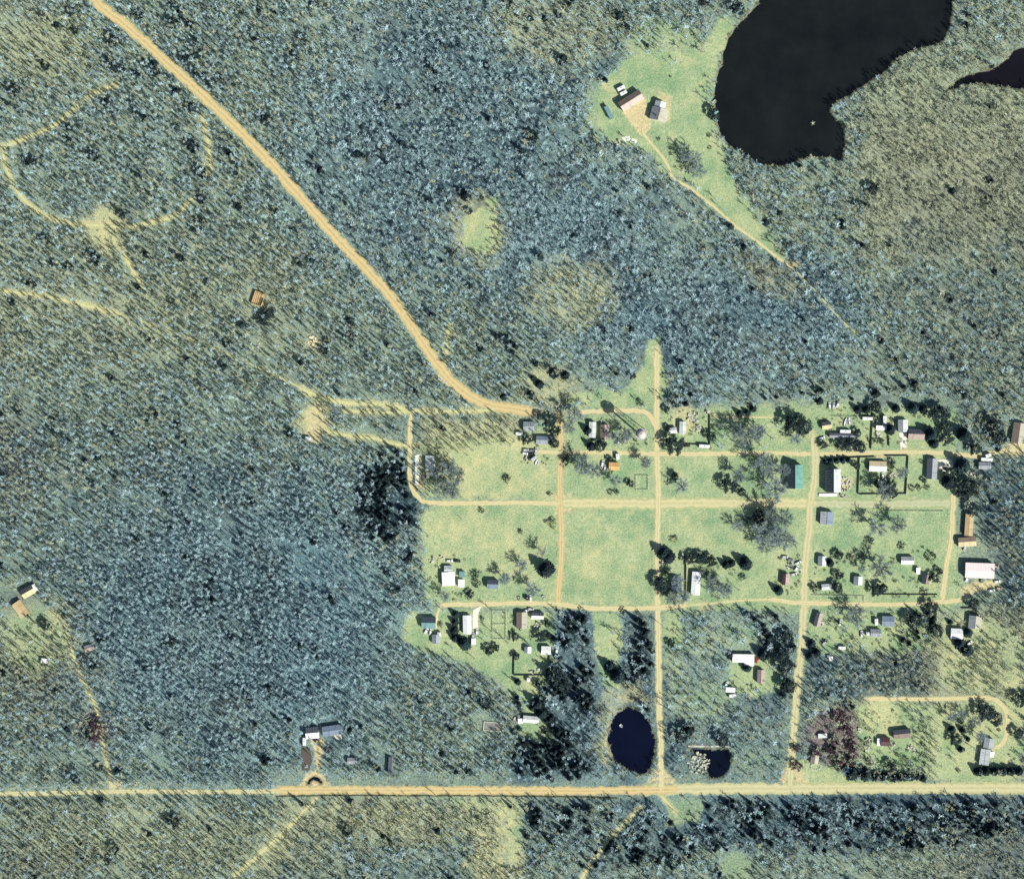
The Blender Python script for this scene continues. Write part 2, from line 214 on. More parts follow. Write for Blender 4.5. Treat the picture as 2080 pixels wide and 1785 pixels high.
# ------------------------------------------------------------------ materials
MATS = {}
def mat(name, cols, scale=1.0, rough=0.9, bump=0.0, obj_random=0.0, spec=0.2, metallic=0.0, detail=6, stretch=None, stains=None):
    if name in MATS: return MATS[name]
    m = bpy.data.materials.new(name); m.use_nodes = True; n = m.node_tree.nodes; l = m.node_tree.links
    b = n['Principled BSDF']; b.inputs['Roughness'].default_value = rough; b.inputs['Specular IOR Level'].default_value = spec; b.inputs['Metallic'].default_value = metallic
    tc = n.new('ShaderNodeTexCoord'); mp = n.new('ShaderNodeMapping'); l.new(tc.outputs['Object'], mp.inputs[0])
    if stretch: mp.inputs['Scale'].default_value = stretch
    no = n.new('ShaderNodeTexNoise'); no.inputs['Scale'].default_value = scale; no.inputs['Detail'].default_value = detail; no.inputs['Roughness'].default_value = 0.65
    l.new(mp.outputs[0], no.inputs['Vector'])
    cr = n.new('ShaderNodeValToRGB'); l.new(no.outputs[0], cr.inputs[0]); e = cr.color_ramp.elements
    e[0].position = 0.3; e[0].color = (*cols[0], 1); e[1].position = 0.7; e[1].color = (*cols[-1], 1)
    for i, c in enumerate(cols[1:-1]): x = e.new(0.3+0.4*(i+1)/(len(cols)-1)); x.color = (*c, 1)
    out = cr.outputs[0]
    if stains:
        n2 = n.new('ShaderNodeTexNoise'); n2.inputs['Scale'].default_value = stains[1]; n2.inputs['Detail'].default_value = 4; l.new(mp.outputs[0], n2.inputs['Vector'])
        mr = n.new('ShaderNodeMapRange'); mr.inputs[1].default_value = 0.52; mr.inputs[2].default_value = 0.68; l.new(n2.outputs[0], mr.inputs[0])
        mx = n.new('ShaderNodeMixRGB'); l.new(mr.outputs[0], mx.inputs[0]); l.new(out, mx.inputs[1]); mx.inputs[2].default_value = (*stains[0], 1); out = mx.outputs[0]
    if obj_random:
        oi = n.new('ShaderNodeObjectInfo'); hs = n.new('ShaderNodeHueSaturation')
        mr = n.new('ShaderNodeMapRange'); mr.inputs[3].default_value = 1-obj_random; mr.inputs[4].default_value = 1+obj_random; l.new(oi.outputs['Random'], mr.inputs[0]); l.new(mr.outputs[0], hs.inputs['Value'])
        ml = n.new('ShaderNodeMath'); ml.operation = 'MULTIPLY'; ml.inputs[1].default_value = 7.13; l.new(oi.outputs['Random'], ml.inputs[0])
        fr = n.new('ShaderNodeMath'); fr.operation = 'FRACT'; l.new(ml.outputs[0], fr.inputs[0])
        m2 = n.new('ShaderNodeMapRange'); m2.inputs[3].default_value = 0.5-obj_random*0.05; m2.inputs[4].default_value = 0.5+obj_random*0.05; l.new(fr.outputs[0], m2.inputs[0]); l.new(m2.outputs[0], hs.inputs['Hue'])
        l.new(out, hs.inputs['Color']); out = hs.outputs[0]
    l.new(out, b.inputs['Base Color'])
    if bump:
        bp = n.new('ShaderNodeBump'); bp.inputs['Strength'].default_value = bump; bp.inputs['Distance'].default_value = 0.3; l.new(no.outputs[0], bp.inputs['Height']); l.new(bp.outputs[0], b.inputs['Normal'])
    MATS[name] = m; return m
def ground_material():
    m = bpy.data.materials.new('ground_cover'); m.use_nodes = True; n = m.node_tree.nodes; l = m.node_tree.links; b = n['Principled BSDF']
    b.inputs['Roughness'].default_value = 0.95; b.inputs['Specular IOR Level'].default_value = 0.05
    g = n.new('ShaderNodeNewGeometry')
    def noise(s, d=6, r=0.6, vec=None):
        x = n.new('ShaderNodeTexNoise'); x.inputs['Scale'].default_value = s; x.inputs['Detail'].default_value = d; x.inputs['Roughness'].default_value = r; l.new(vec or g.outputs['Position'], x.inputs['Vector']); return x.outputs[0]
    def ramp(src, c0, c1, p0=0.40, p1=0.60):
        r = n.new('ShaderNodeValToRGB'); l.new(src, r.inputs[0]); e = r.color_ramp.elements; e[0].position = p0; e[0].color = (*c0, 1); e[1].position = p1; e[1].color = (*c1, 1); return r.outputs[0]
    def mix(f, a, c):
        x = n.new('ShaderNodeMixRGB'); l.new(f, x.inputs[0]); l.new(a, x.inputs[1]); l.new(c, x.inputs[2]); return x.outputs[0]
    def sharpen(att, ns):                   # ragged border: mask plus noise through a steep ramp
        a = n.new('ShaderNodeMath'); a.operation = 'MULTIPLY_ADD'; l.new(ns, a.inputs[0]); a.inputs[1].default_value = 0.9; l.new(att, a.inputs[2])
        r = n.new('ShaderNodeMapRange'); r.inputs[1].default_value = 0.66; r.inputs[2].default_value = 1.22; l.new(a.outputs[0], r.inputs[0]); return r.outputs[0]
    at = n.new('ShaderNodeVertexColor'); at.layer_name = 'cover'; sp = n.new('ShaderNodeSeparateColor'); l.new(at.outputs[0], sp.inputs[0])
    at2 = n.new('ShaderNodeVertexColor'); at2.layer_name = 'cover_two'; sp2 = n.new('ShaderNodeSeparateColor'); l.new(at2.outputs[0], sp2.inputs[0])
    fine = noise(0.9, 8, 0.75); mid = noise(0.16, 6, 0.65); big = noise(0.02, 4, 0.55); fine2 = noise(0.45, 7, 0.8)
    litter = mix(mid, ramp(fine, GC['lit0'], GC['lit1']), ramp(fine2, GC['lit2'], GC['lit3']))
    litter = mix(sp2.outputs[0], litter, ramp(fine, GC['mar0'], GC['mar1']))
    litter = mix(sp2.outputs[1], litter, ramp(fine, GC['blu0'], GC['blu1']))
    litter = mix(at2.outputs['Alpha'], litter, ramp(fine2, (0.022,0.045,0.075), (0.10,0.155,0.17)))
    grass = mix(ramp(noise(0.045, 7, 0.7), (0,0,0), (1,1,1), 0.38, 0.62), ramp(fine, GC['gr0'], GC['gr1']), ramp(fine2, GC['gr2'], GC['gr3']))
    dry = ramp(fine, GC['dry0'], GC['dry1']); sand = ramp(fine2, GC['sa0'], GC['sa1'])
    c = mix(sharpen(sp.outputs[0], fine2), litter, grass)
    dm = n.new('ShaderNodeMath'); dm.operation = 'MULTIPLY'; l.new(sp.outputs[1], dm.inputs[0]); l.new(ramp(mid, (0.3,)*3, (1,)*3, 0.35, 0.6), dm.inputs[1])
    c = mix(dm.outputs[0], c, dry); c = mix(sharpen(sp.outputs[2], fine2), c, sand)
    mud = ramp(fine, (0.02,0.022,0.02), (0.05,0.05,0.04)); c = mix(sp2.outputs[2], c, mud)
    l.new(c, b.inputs['Base Color'])
    bp = n.new('ShaderNodeBump'); bp.inputs['Strength'].default_value = 0.9; bp.inputs['Distance'].default_value = 0.5; l.new(fine, bp.inputs['Height']); l.new(bp.outputs[0], b.inputs['Normal'])
    return m
GC = dict(lit0=(0.060,0.115,0.130), lit1=(0.22,0.31,0.28), lit2=(0.11,0.16,0.13), lit3=(0.34,0.38,0.25), mar0=(0.09,0.07,0.09), mar1=(0.24,0.19,0.20), blu0=(0.030,0.075,0.130), blu1=(0.17,0.295,0.355),
          gr0=(0.10,0.19,0.11), gr1=(0.26,0.37,0.21), gr2=(0.23,0.30,0.16), gr3=(0.42,0.46,0.28), dry0=(0.33,0.33,0.17), dry1=(0.55,0.53,0.31), sa0=(0.38,0.33,0.20), sa1=(0.56,0.48,0.29))
def road_material(name, c0, c1, ctrack, ctuft, tuft):
    m = bpy.data.materials.new(name); m.use_nodes = True; n = m.node_tree.nodes; l = m.node_tree.links; b = n['Principled BSDF']
    b.inputs['Roughness'].default_value = 0.95; b.inputs['Specular IOR Level'].default_value = 0.05
    g = n.new('ShaderNodeNewGeometry'); at = n.new('ShaderNodeAttribute'); at.attribute_name = 'across'
    def noise(s, d=6, r=0.65):
        x = n.new('ShaderNodeTexNoise'); x.inputs['Scale'].default_value = s; x.inputs['Detail'].default_value = d; x.inputs['Roughness'].default_value = r; l.new(g.outputs['Position'], x.inputs['Vector']); return x.outputs[0]
    r = n.new('ShaderNodeValToRGB'); l.new(noise(0.5), r.inputs[0]); e = r.color_ramp.elements; e[0].position = 0.33; e[0].color = (*c0, 1); e[1].position = 0.68; e[1].color = (*c1, 1)
    ab = n.new('ShaderNodeMath'); ab.operation = 'ABSOLUTE'; l.new(at.outputs['Fac'], ab.inputs[0])
    tr = n.new('ShaderNodeValToRGB'); l.new(ab.outputs[0], tr.inputs[0]); te = tr.color_ramp.elements; te[0].position = 0.12; te[0].color = (0,0,0,1); te[1].position = 0.75; te[1].color = (0,0,0,1); x = te.new(0.38); x.color = (0.8,)*3+(1,)
    mx = n.new('ShaderNodeMixRGB'); l.new(tr.outputs[0], mx.inputs[0]); l.new(r.outputs[0], mx.inputs[1]); mx.inputs[2].default_value = (*ctrack, 1)
    ad = n.new('ShaderNodeMath'); ad.operation = 'MULTIPLY_ADD'; l.new(noise(0.35, 8, 0.75), ad.inputs[0]); ad.inputs[1].default_value = 1.6
    sq = n.new('ShaderNodeMath'); sq.operation = 'POWER'; l.new(ab.outputs[0], sq.inputs[0]); sq.inputs[1].default_value = 3; l.new(sq.outputs[0], ad.inputs[2])
    mr = n.new('ShaderNodeMapRange'); mr.inputs[1].default_value = 1.45-tuft; mr.inputs[2].default_value = 1.75-tuft; l.new(ad.outputs[0], mr.inputs[0])
    m2 = n.new('ShaderNodeMixRGB'); l.new(mr.outputs[0], m2.inputs[0]); l.new(mx.outputs[0], m2.inputs[1]); m2.inputs[2].default_value = (*ctuft, 1)
    l.new(m2.outputs[0], b.inputs['Base Color'])
    bp = n.new('ShaderNodeBump'); bp.inputs['Strength'].default_value = 0.4; bp.inputs['Distance'].default_value = 0.2; l.new(noise(0.9), bp.inputs['Height']); l.new(bp.outputs[0], b.inputs['Normal'])
    MATS[name] = m; return m
RM = {'faint': road_material('grass_grown_street', (0.30,0.32,0.20), (0.42,0.43,0.28), (0.42,0.42,0.28), (0.25,0.32,0.18), 0.55),
      'sand': road_material('orange_sand_road', (0.36,0.28,0.14), (0.50,0.40,0.21), (0.54,0.44,0.25), (0.36,0.34,0.15), 0.0),
      'pale': road_material('pale_dirt_road', (0.38,0.34,0.19), (0.52,0.46,0.27), (0.55,0.49,0.31), (0.36,0.38,0.18), 0.15),
      'olive': road_material('olive_dirt_road', (0.35,0.33,0.19), (0.47,0.44,0.27), (0.50,0.47,0.30), (0.33,0.36,0.18), 0.15),
      'grassy': road_material('grassy_dirt_street', (0.36,0.34,0.19), (0.50,0.47,0.28), (0.50,0.46,0.28), (0.31,0.35,0.18), 0.40),
      'trail': road_material('grassy_trail', (0.34,0.35,0.18), (0.50,0.49,0.27), (0.52,0.50,0.29), (0.30,0.34,0.17), 0.30)}
# ------------------------------------------------------------------ object helpers
def newmesh(name, V, F, material=None, smooth_=False):
    me = bpy.data.meshes.new(name)
    V = np.asarray(V, np.float32).reshape(-1, 3)
    if isinstance(F, np.ndarray) and F.ndim == 2:
        k = F.shape[1]; me.vertices.add(len(V)); me.vertices.foreach_set('co', V.ravel()); me.loops.add(F.size); me.loops.foreach_set('vertex_index', F.astype(np.int32).ravel())
        me.polygons.add(len(F)); me.polygons.foreach_set('loop_start', np.arange(0, F.size, k, dtype=np.int32)); me.update(calc_edges=True)
    else: me.from_pydata([tuple(map(float, v)) for v in V], [], [tuple(f) for f in F]); me.update()
    if material: me.materials.append(material)
    if smooth_: me.polygons.foreach_set('use_smooth', np.ones(len(me.polygons), bool))
    return me
def link(name, me, parent=None, label=None, cat=None, group=None, kind=None, loc=None, rot=None):
    o = bpy.data.objects.new(name, me); C.objects.link(o)
    if parent is not None: o.parent = parent
    if loc is not None: o.location = loc
    if rot is not None: o.rotation_euler = rot
    if label: o['label'] = label
    if cat: o['category'] = cat
    if group: o['group'] = group
    if kind: o['kind'] = kind
    return o
class MB:                                   # a small mesh collector
    def __init__(s): s.v = []; s.f = []
    def box(s, x0, x1, y0, y1, z0, z1):
        b = len(s.v); s.v += [(x0,y0,z0),(x1,y0,z0),(x1,y1,z0),(x0,y1,z0),(x0,y0,z1),(x1,y0,z1),(x1,y1,z1),(x0,y1,z1)]
        s.f += [tuple(b+i for i in q) for q in ((3,2,1,0),(4,5,6,7),(0,1,5,4),(1,2,6,5),(2,3,7,6),(3,0,4,7))]; return s
    def poly(s, pts, thick=None):           # convex/concave prism from outline at each z
        return s
    def cyl(s, cx, cy, z0, z1, r0, r1=None, n=12):
        r1 = r0 if r1 is None else r1; b = len(s.v)
        for r, z in ((r0, z0), (r1, z1)): s.v += [(cx+r*math.cos(2*math.pi*k/n), cy+r*math.sin(2*math.pi*k/n), z) for k in range(n)]
        s.f += [(b+k, b+(k+1) % n, b+n+(k+1) % n, b+n+k) for k in range(n)] + [tuple(range(b+n, b+2*n)), tuple(range(b+n-1, b-1, -1))]; return s
    def tube(s, p0, p1, r, n=5):
        p0, p1 = Vector(p0), Vector(p1); d = (p1-p0).normalized(); a = d.orthogonal().normalized(); c = d.cross(a); b = len(s.v)
        for p in (p0, p1): s.v += [tuple(p+(a*math.cos(2*math.pi*k/n)+c*math.sin(2*math.pi*k/n))*r) for k in range(n)]
        s.f += [(b+k, b+(k+1) % n, b+n+(k+1) % n, b+n+k) for k in range(n)] + [tuple(range(b+n, b+2*n)), tuple(range(b+n-1, b-1, -1))]; return s
    def loft(s, rings, cap=True):
        b = len(s.v); n = len(rings[0])
        for r in rings: s.v += [tuple(p) for p in r]
        for i in range(len(rings)-1): s.f += [(b+i*n+k, b+i*n+(k+1) % n, b+(i+1)*n+(k+1) % n, b+(i+1)*n+k) for k in range(n)]
        if cap: s.f += [tuple(range(b+n-1, b-1, -1)), tuple(range(b+(len(rings)-1)*n, b+len(rings)*n))]
        return s
    def raw(s, v, f):
        b = len(s.v); s.v += list(v); s.f += [tuple(b+i for i in q) for q in f]; return s
    def mesh(s, name, m): return newmesh(name, s.v, s.f, m)
    def obj(s, name, m, parent=None, **k): return link(name, s.mesh(name, m), parent, **k)
def empty(name, loc, rz, label, cat, group=None):
    return link(name, None, None, label, cat, group, None, loc, (0, 0, rz))
# ------------------------------------------------------------------ ground sheet
step = 4.0
ax = np.concatenate([[-16000,-5000,-1500,-500,-220], np.arange(-120, 2204, step), [2300,2600,3600,7000,18000]])
ay = np.concatenate([[-16000,-5000,-1500,-500,-220], np.arange(-120, 1909, step), [2000,2300,3300,7000,18000]])
GX, GY = np.meshgrid(ax, ay)
wsd = water_sd(GX, GY)
gz = np.where(wsd > -1.5, -np.clip((wsd+1.5)*0.22, 0, 2.5), 0.0)
V = np.stack([(GX-1040)*S, (892.5-GY)*S, gz], -1).reshape(-1, 3)
ny, nx = GX.shape; idx = np.arange(ny*nx).reshape(ny, nx)
F = np.stack([idx[1:, :-1], idx[1:, 1:], idx[:-1, 1:], idx[:-1, :-1]], -1).reshape(-1, 4)
gm = newmesh('ground', V, F, ground_material(), True)
grass = combine(GX, GY, GRASS, 21, 14); dry = combine(GX, GY, DRY, 31, 25); sand = combine(GX, GY, SAND, 41, 4, f=0.08)
verge = road_near(GX, GY, 2.0)*0.62; sand = np.maximum(sand, verge*(0.6+0.8*(fbm(GX, GY, 0.05, 77)-0.35)))
mar = combine(GX, GY, MAROON, 51, 25); blue = combine(GX, GY, BLUE, 61, 40); mud = smooth(wsd+1.5, 3)
for _n, _p, _w, _k, _z in ROADS:
    if _k == 'trail' and len(_p) > 1:
        dd = ldist(GX, GY, [tuple(q) for q in spline(_p, 12)]); tw_ = np.clip((_w/2+6-dd+5*(fbm(GX, GY, 0.06, 55)-0.5))/5, 0, 1); tw_ = tw_*(1.0 if _w > 3 else 0.55); dry = np.maximum(dry, tw_*0.95); sand = np.maximum(sand, tw_*0.25)
dry = np.clip(dry+0.5*(fbm(GX, GY, 0.012, 66)-0.5)+grass*1.8*(fbm(GX, GY, 0.035, 67, 5)-0.52), 0, 1)
def setcol(me, name, a, b, c, dd=None):
    ca = me.color_attributes.new(name, 'FLOAT_COLOR', 'POINT'); d = np.stack([a, b, c, np.ones_like(a) if dd is None else dd], -1).astype(np.float32).reshape(-1); ca.data.foreach_set('color', d)
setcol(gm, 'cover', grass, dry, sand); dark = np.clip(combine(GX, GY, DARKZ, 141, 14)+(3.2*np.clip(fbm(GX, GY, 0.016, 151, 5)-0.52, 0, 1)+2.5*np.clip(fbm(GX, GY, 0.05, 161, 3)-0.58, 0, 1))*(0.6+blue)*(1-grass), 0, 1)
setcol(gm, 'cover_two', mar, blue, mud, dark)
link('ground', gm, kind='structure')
# roads
def road(name, pts, width, key, z):
    z = z*0.5
    L = spline(pts, 2.5); n = len(L); T = np.gradient(L, axis=0); T /= np.linalg.norm(T, axis=1)[:, None]; N = np.stack([-T[:, 1], T[:, 0]], 1)
    sd = int(abs(pts[0][0])+abs(pts[-1][1])) % 997
    jl = (fbm(L[:, 0], L[:, 1], 0.11, 300+sd, 4)-0.5)*width*0.55 + (rng.random(n)-0.5)*width*0.10; jr = (fbm(L[:, 0], L[:, 1], 0.11, 500+sd, 4)-0.5)*width*0.55 + (rng.random(n)-0.5)*width*0.10
    k = np.minimum(np.arange(n), np.arange(n)[::-1])/4.0; tap = np.clip(k, 0.12, 1)
    V = []; A = []
    for t in (-1, -0.6, -0.2, 0.2, 0.6, 1):
        off = t*(width/2*tap) + (jl if t < 0 else jr)*abs(t); P = L+N*off[:, None]
        V.append(np.stack([(P[:, 0]-1040)*S, (892.5-P[:, 1])*S, np.full(n, z-abs(t)*0.0)], 1)); A.append(np.full(n, t))
    V = np.stack(V, 1).reshape(-1, 3); A = np.stack(A, 1).reshape(-1); i = np.arange(n*6).reshape(n, 6)
    F = np.stack([i[:-1, :-1], i[1:, :-1], i[1:, 1:], i[:-1, 1:]], -1).reshape(-1, 4)
    me = newmesh(name, V, F, RM[key]); at = me.attributes.new('across', 'FLOAT', 'POINT'); at.data.foreach_set('value', A.astype(np.float32))
    if me.polygons[0].normal.z < 0: me.flip_normals()
    link(name, me, kind='structure')
for r_ in ROADS: road(*r_)
# water sheets inside the hollows
def water(name, poly, c, rough, label_z=-0.35):
    cx, cy = np.mean([p[0] for p in poly]), np.mean([p[1] for p in poly]); P = np.array(poly, float)
    x0, y0 = P.min(0)-10; x1, y1 = P.max(0)+10
    m = mat(f'{name}_water_{label_z}', [tuple(q*0.6 for q in c), tuple(q*1.5 for q in c)], 0.03, rough, 0.02, 0, 0.3)
    link(name, newmesh(name, [W(x0, y0, label_z), W(x1, y0, label_z), W(x1, y1, label_z), W(x0, y1, label_z)], [(3, 2, 1, 0)], m), kind='structure')
water('lake', LAKE, (0.007, 0.009, 0.009), 0.12); water('lake', LAKE2, (0.006, 0.005, 0.008), 0.12, -0.36)
water('pond', POND, (0.002, 0.003, 0.012), 0.08, -0.37); water('pond', POND2, (0.002, 0.004, 0.012), 0.08, -0.38); water('ditch_water', DITCH, (0.004, 0.006, 0.014), 0.1, -0.39)
# ------------------------------------------------------------------ tree prototypes
def spikes(P0, P1, r, taper=0.0):           # three-sided tapering twigs, vectorised
    P0 = np.asarray(P0, float); P1 = np.asarray(P1, float); r = np.broadcast_to(r, (len(P0),))
    d = P1-P0; d /= np.linalg.norm(d, axis=1)[:, None]+1e-9; a = np.cross(d, np.array([0.31, 0.17, 0.93])); a /= np.linalg.norm(a, axis=1)[:, None]+1e-9; c = np.cross(d, a); V = []
    for k in range(3): V.append(P0+(a*math.cos(2.094*k)+c*math.sin(2.094*k))*r[:, None])
    for k in range(3): V.append(P1+(a*math.cos(2.094*k)+c*math.sin(2.094*k))*r[:, None]*0.45)
    V = np.stack(V, 1).reshape(-1, 3); b = np.arange(len(P0))[:, None]*6
    F = np.concatenate([b+np.array([[k, (k+1) % 3, 3+(k+1) % 3]]) for k in range(3)]+[b+np.array([[k, 3+(k+1) % 3, 3+k]]) for k in range(3)]+[b+np.array([[3, 4, 5]])]); return V, F
def join(parts):
    V = []; F = []; b = 0
    for v, f in parts: V.append(v); F.append(f+b); b += len(v)
    return np.concatenate(V), np.concatenate(F)
def trunk_mesh(h, r, g):
    n = 6; zs = [0, h*0.03, h*0.4, h*0.75, h]; rs = [r*1.5, r, r*0.8, r*0.5, r*0.15]; ox = np.cumsum(g.normal(0, 0.12, 5)); oy = np.cumsum(g.normal(0, 0.12, 5)); ox -= ox[0]; oy -= oy[0]
    V = np.array([(ox[i]+rs[i]*math.cos(6.283*k/n), oy[i]+rs[i]*math.sin(6.283*k/n), zs[i]) for i in range(5) for k in range(n)])
    F = []
    for i in range(4):
        for k in range(n): a, b, c, d = i*n+k, i*n+(k+1) % n, (i+1)*n+(k+1) % n, (i+1)*n+k; F += [(a, b, c), (a, c, d)]
    return V, np.array(F), (ox[3], oy[3])
def bare_tree(seed, h=12, cr=3.0, nl=9, nb=6, ntw=5, tw=0.07, low=0.4):
    g = np.random.default_rng(seed); tv, tf, (tx, ty) = trunk_mesh(h, 0.02*h, g); parts = []
    th = np.arange(nl)*2.4+g.random(nl); z0 = h*(low+(0.85-low)*g.random(nl)); rr = cr*(0.65+0.5*g.random(nl))*np.clip(1.25-z0/h*0.6, 0.5, 1)
    A = np.stack([np.full(nl, tx*0.7), np.full(nl, ty*0.7), z0], 1); B = np.stack([rr*np.cos(th), rr*np.sin(th), z0+(h-z0)*(0.5+0.5*g.random(nl))], 1)
    parts.append(spikes(A, B, 0.13+0.05*g.random(nl)))
    t = 0.3+0.7*g.random((nl, nb)); P = A[:, None]+(B-A)[:, None]*t[..., None]; D = g.normal(0, 1, (nl, nb, 3)); D[..., 2] = np.abs(D[..., 2])*0.8+0.3; D[..., :2] += (B-A)[:, None, :2]/(cr+1e-6)*1.0
    D /= np.linalg.norm(D, axis=-1)[..., None]; Q = P+D*(cr*0.42*(0.6+0.6*g.random((nl, nb)))[..., None]); P2 = P.reshape(-1, 3); Q2 = Q.reshape(-1, 3)
    parts.append(spikes(P2, Q2, 0.07))
    n = len(P2); t = 0.25+0.75*g.random((n, ntw)); T0 = P2[:, None]+(Q2-P2)[:, None]*t[..., None]; D = g.normal(0, 1, (n, ntw, 3)); D[..., 2] = np.abs(D[..., 2])*0.6+0.1; D /= np.linalg.norm(D, axis=-1)[..., None]
    T1 = T0+D*(0.6+0.8*g.random((n, ntw)))[..., None]*cr*0.22
    parts.append(spikes(T0.reshape(-1, 3), T1.reshape(-1, 3), tw))
    return (tv, tf), join(parts)
def column_tree(seed, h=11, cr=0.9, nl=9, ntw=5):
    g = np.random.default_rng(seed); tv, tf, (tx, ty) = trunk_mesh(h, 0.19, g); th = np.arange(nl)*2.4+g.random(nl); z0 = h*(0.30+0.5*g.random(nl)); rr = cr*(0.6+0.7*g.random(nl))
    A = np.stack([np.full(nl, tx*0.5), np.full(nl, ty*0.5), z0], 1); B = np.stack([rr*np.cos(th), rr*np.sin(th), np.minimum(z0+h*(0.2+0.15*g.random(nl)), h*1.02)], 1)
    t = 0.2+0.8*g.random((nl, ntw)); P = A[:, None]+(B-A)[:, None]*t[..., None]; D = g.normal(0, 1, (nl, ntw, 3)); D[..., 2] = np.abs(D[..., 2])*1.6; D /= np.linalg.norm(D, axis=-1)[..., None]
    return (tv, tf), join([spikes(A, B, 0.12), spikes(P.reshape(-1, 3), (P+D*0.9).reshape(-1, 3), 0.065)])
def leaf_quads(P, D, s, g):                 # little leaf-clump faces of two triangles
    n = len(P); D = D/(np.linalg.norm(D, axis=1)[:, None]+1e-9); U = np.cross(D, g.normal(0, 1, (n, 3))); U /= np.linalg.norm(U, axis=1)[:, None]+1e-9
    s = np.broadcast_to(s, (n,))[:, None]; V = np.stack([P-U*s*0.5, P+D*s*0.7+g.normal(0, 0.1, (n, 3))*s, P+U*s*0.5+D*s*0.1, P-D*s*0.7], 1).reshape(-1, 3)
    b = np.arange(n)[:, None]*4; return V, np.concatenate([b+np.array([[0, 3, 2]]), b+np.array([[0, 2, 1]])])
def conifer(seed, h=11, cr=2.6):
    g = np.random.default_rng(seed); tv, tf, _ = trunk_mesh(h, 0.018*h, g); P = []; D = []; s = []
    for lv in range(17):
        t = lv/17; z = h*(0.12+0.86*t); r = cr*(1-t)**0.85*(0.85+0.3*g.random())+0.15; nb = int(10-5*t)
        for k in range(nb):
            a = 6.283*k/nb+lv*1.1+g.normal(0, 0.15); rr = r*(0.75+0.4*g.random())
            for q in (0.25, 0.5, 0.75, 1.0):
                for sd in (-1, 1):
                    p = np.array([rr*q*math.cos(a+sd*0.12), rr*q*math.sin(a+sd*0.12), z-rr*q*0.28]); P.append(p+g.normal(0, 0.08, 3)); D.append((math.cos(a+sd*0.6), math.sin(a+sd*0.6), -0.25+g.normal(0, 0.25))); s.append(0.75*(0.8+0.5*g.random())*cr/2.6)
    return (tv, tf), leaf_quads(np.array(P), np.array(D), np.array(s), g)
def round_tree(seed, h=10, cr=4.0, ncl=46, nl=22, low=0.25, trunk=True):
    g = np.random.default_rng(seed); tv, tf, _ = trunk_mesh(h*0.8, 0.026*h, g); P = []; D = []
    for k in range(ncl):
        u = g.normal(0, 1, 3); u /= np.linalg.norm(u); u[2] = abs(u[2])*1.0-0.25; rad = 0.55+0.45*g.random()
        c = np.array([u[0]*cr*rad*(0.8+0.4*vn(u, seed)), u[1]*cr*rad*(0.8+0.4*vn(u, seed+3)), h*(low+0.35)+u[2]*h*(0.5-low*0.4)])
        cs = cr*(0.16+0.14*g.random()); q = g.normal(0, 1, (nl, 3)); q /= np.linalg.norm(q, axis=1)[:, None]
        P.append(c+q*cs*(0.6+0.5*g.random((nl, 1)))*np.array([1, 1, 0.7])); D.append(np.cross(q, g.normal(0, 1, (nl, 3)))+q*0.4)
    return (tv, tf), leaf_quads(np.concatenate(P), np.concatenate(D), cr*0.14, g)
def vn(u, s): return 0.5+0.5*math.sin(u[0]*3.1+s)*math.cos(u[1]*2.7+s*1.7)
BARK = mat('pale_grey_bark', [(0.21,0.31,0.37), (0.46,0.60,0.64)], 0.6, 0.85, 0, 0.40)
BARKW = mat('brown_grey_bark', [(0.25,0.28,0.22), (0.48,0.52,0.38)], 0.6, 0.85, 0, 0.35)
BARKI = mat('grey_tree_bark', [(0.09,0.125,0.145), (0.22,0.275,0.285)], 0.6, 0.85, 0, 0.25)
BARKD = mat('dark_trunk_bark', [(0.05,0.045,0.04), (0.12,0.10,0.085)], 1.2, 0.9)
NEED = mat('dark_conifer_needles', [(0.006,0.018,0.028), (0.024,0.048,0.050)], 0.8, 0.7, 0, 0.35)
LEAF = mat('evergreen_leaves', [(0.008,0.020,0.028), (0.030,0.050,0.050)], 0.6, 0.6, 0, 0.3)
LEAFM = mat('maroon_leaves', [(0.035,0.020,0.035), (0.10,0.055,0.080)], 0.6, 0.7, 0, 0.3)
WEED = mat('olive_weed_leaves', [(0.10,0.14,0.07), (0.30,0.34,0.17)], 0.6, 0.8, 0, 0.4)
PROTO = {}
def proto(key, tm, tmat, cm, cmat): PROTO.setdefault(key, []).append((newmesh(key+'_trunk', tm[0], tm[1], tmat), newmesh(key+'_crown', cm[0], cm[1], cmat)))
for k in range(4): proto('bare', *sum([[x, BARKI] for x in bare_tree(100+k, 11, 3.4, 14, 8, 7, 0.05, 0.3)], []))
for k in range(3): proto('warm', *sum([[x, BARKW] for x in bare_tree(140+k, 11, 3.4, 14, 8, 6, 0.05, 0.3)], []))
for k in range(4): t_, c_ = conifer(200+k); proto('conifer', t_, BARKD, c_, NEED)
for k in range(3): t_, c_ = round_tree(300+k); proto('round', t_, BARKD, c_, LEAF)
for k in range(2): t_, c_ = round_tree(320+k, 5, 3.0, 30, 20, 0.1); proto('maroon', t_, BARKD, c_, LEAFM)
for k in range(3): t_, c_ = round_tree(340+k, 2.4, 2.0, 22, 16, 0.05); proto('bush', t_, BARKD, c_, LEAF)
for k in range(2): t_, c_ = round_tree(360+k, 2.0, 2.0, 20, 16, 0.05); proto('weed', t_, BARKD, c_, WEED)
BASE = {'bare': (3.4, 11), 'warm': (3.4, 11), 'conifer': (2.6, 11), 'round': (4.0, 10), 'maroon': (3.0, 5), 'bush': (2.0, 2.4), 'weed': (2.0, 2.0)}
NAME = {'bare': ('bare_tree', 'tree'), 'warm': ('bare_tree', 'tree'), 'conifer': ('conifer_tree', 'tree'), 'round': ('evergreen_tree', 'tree'), 'maroon': ('maroon_tree', 'tree'), 'bush': ('bush', 'bush'), 'weed': ('bush', 'bush')}
cnt = {}
TREEPOS = []
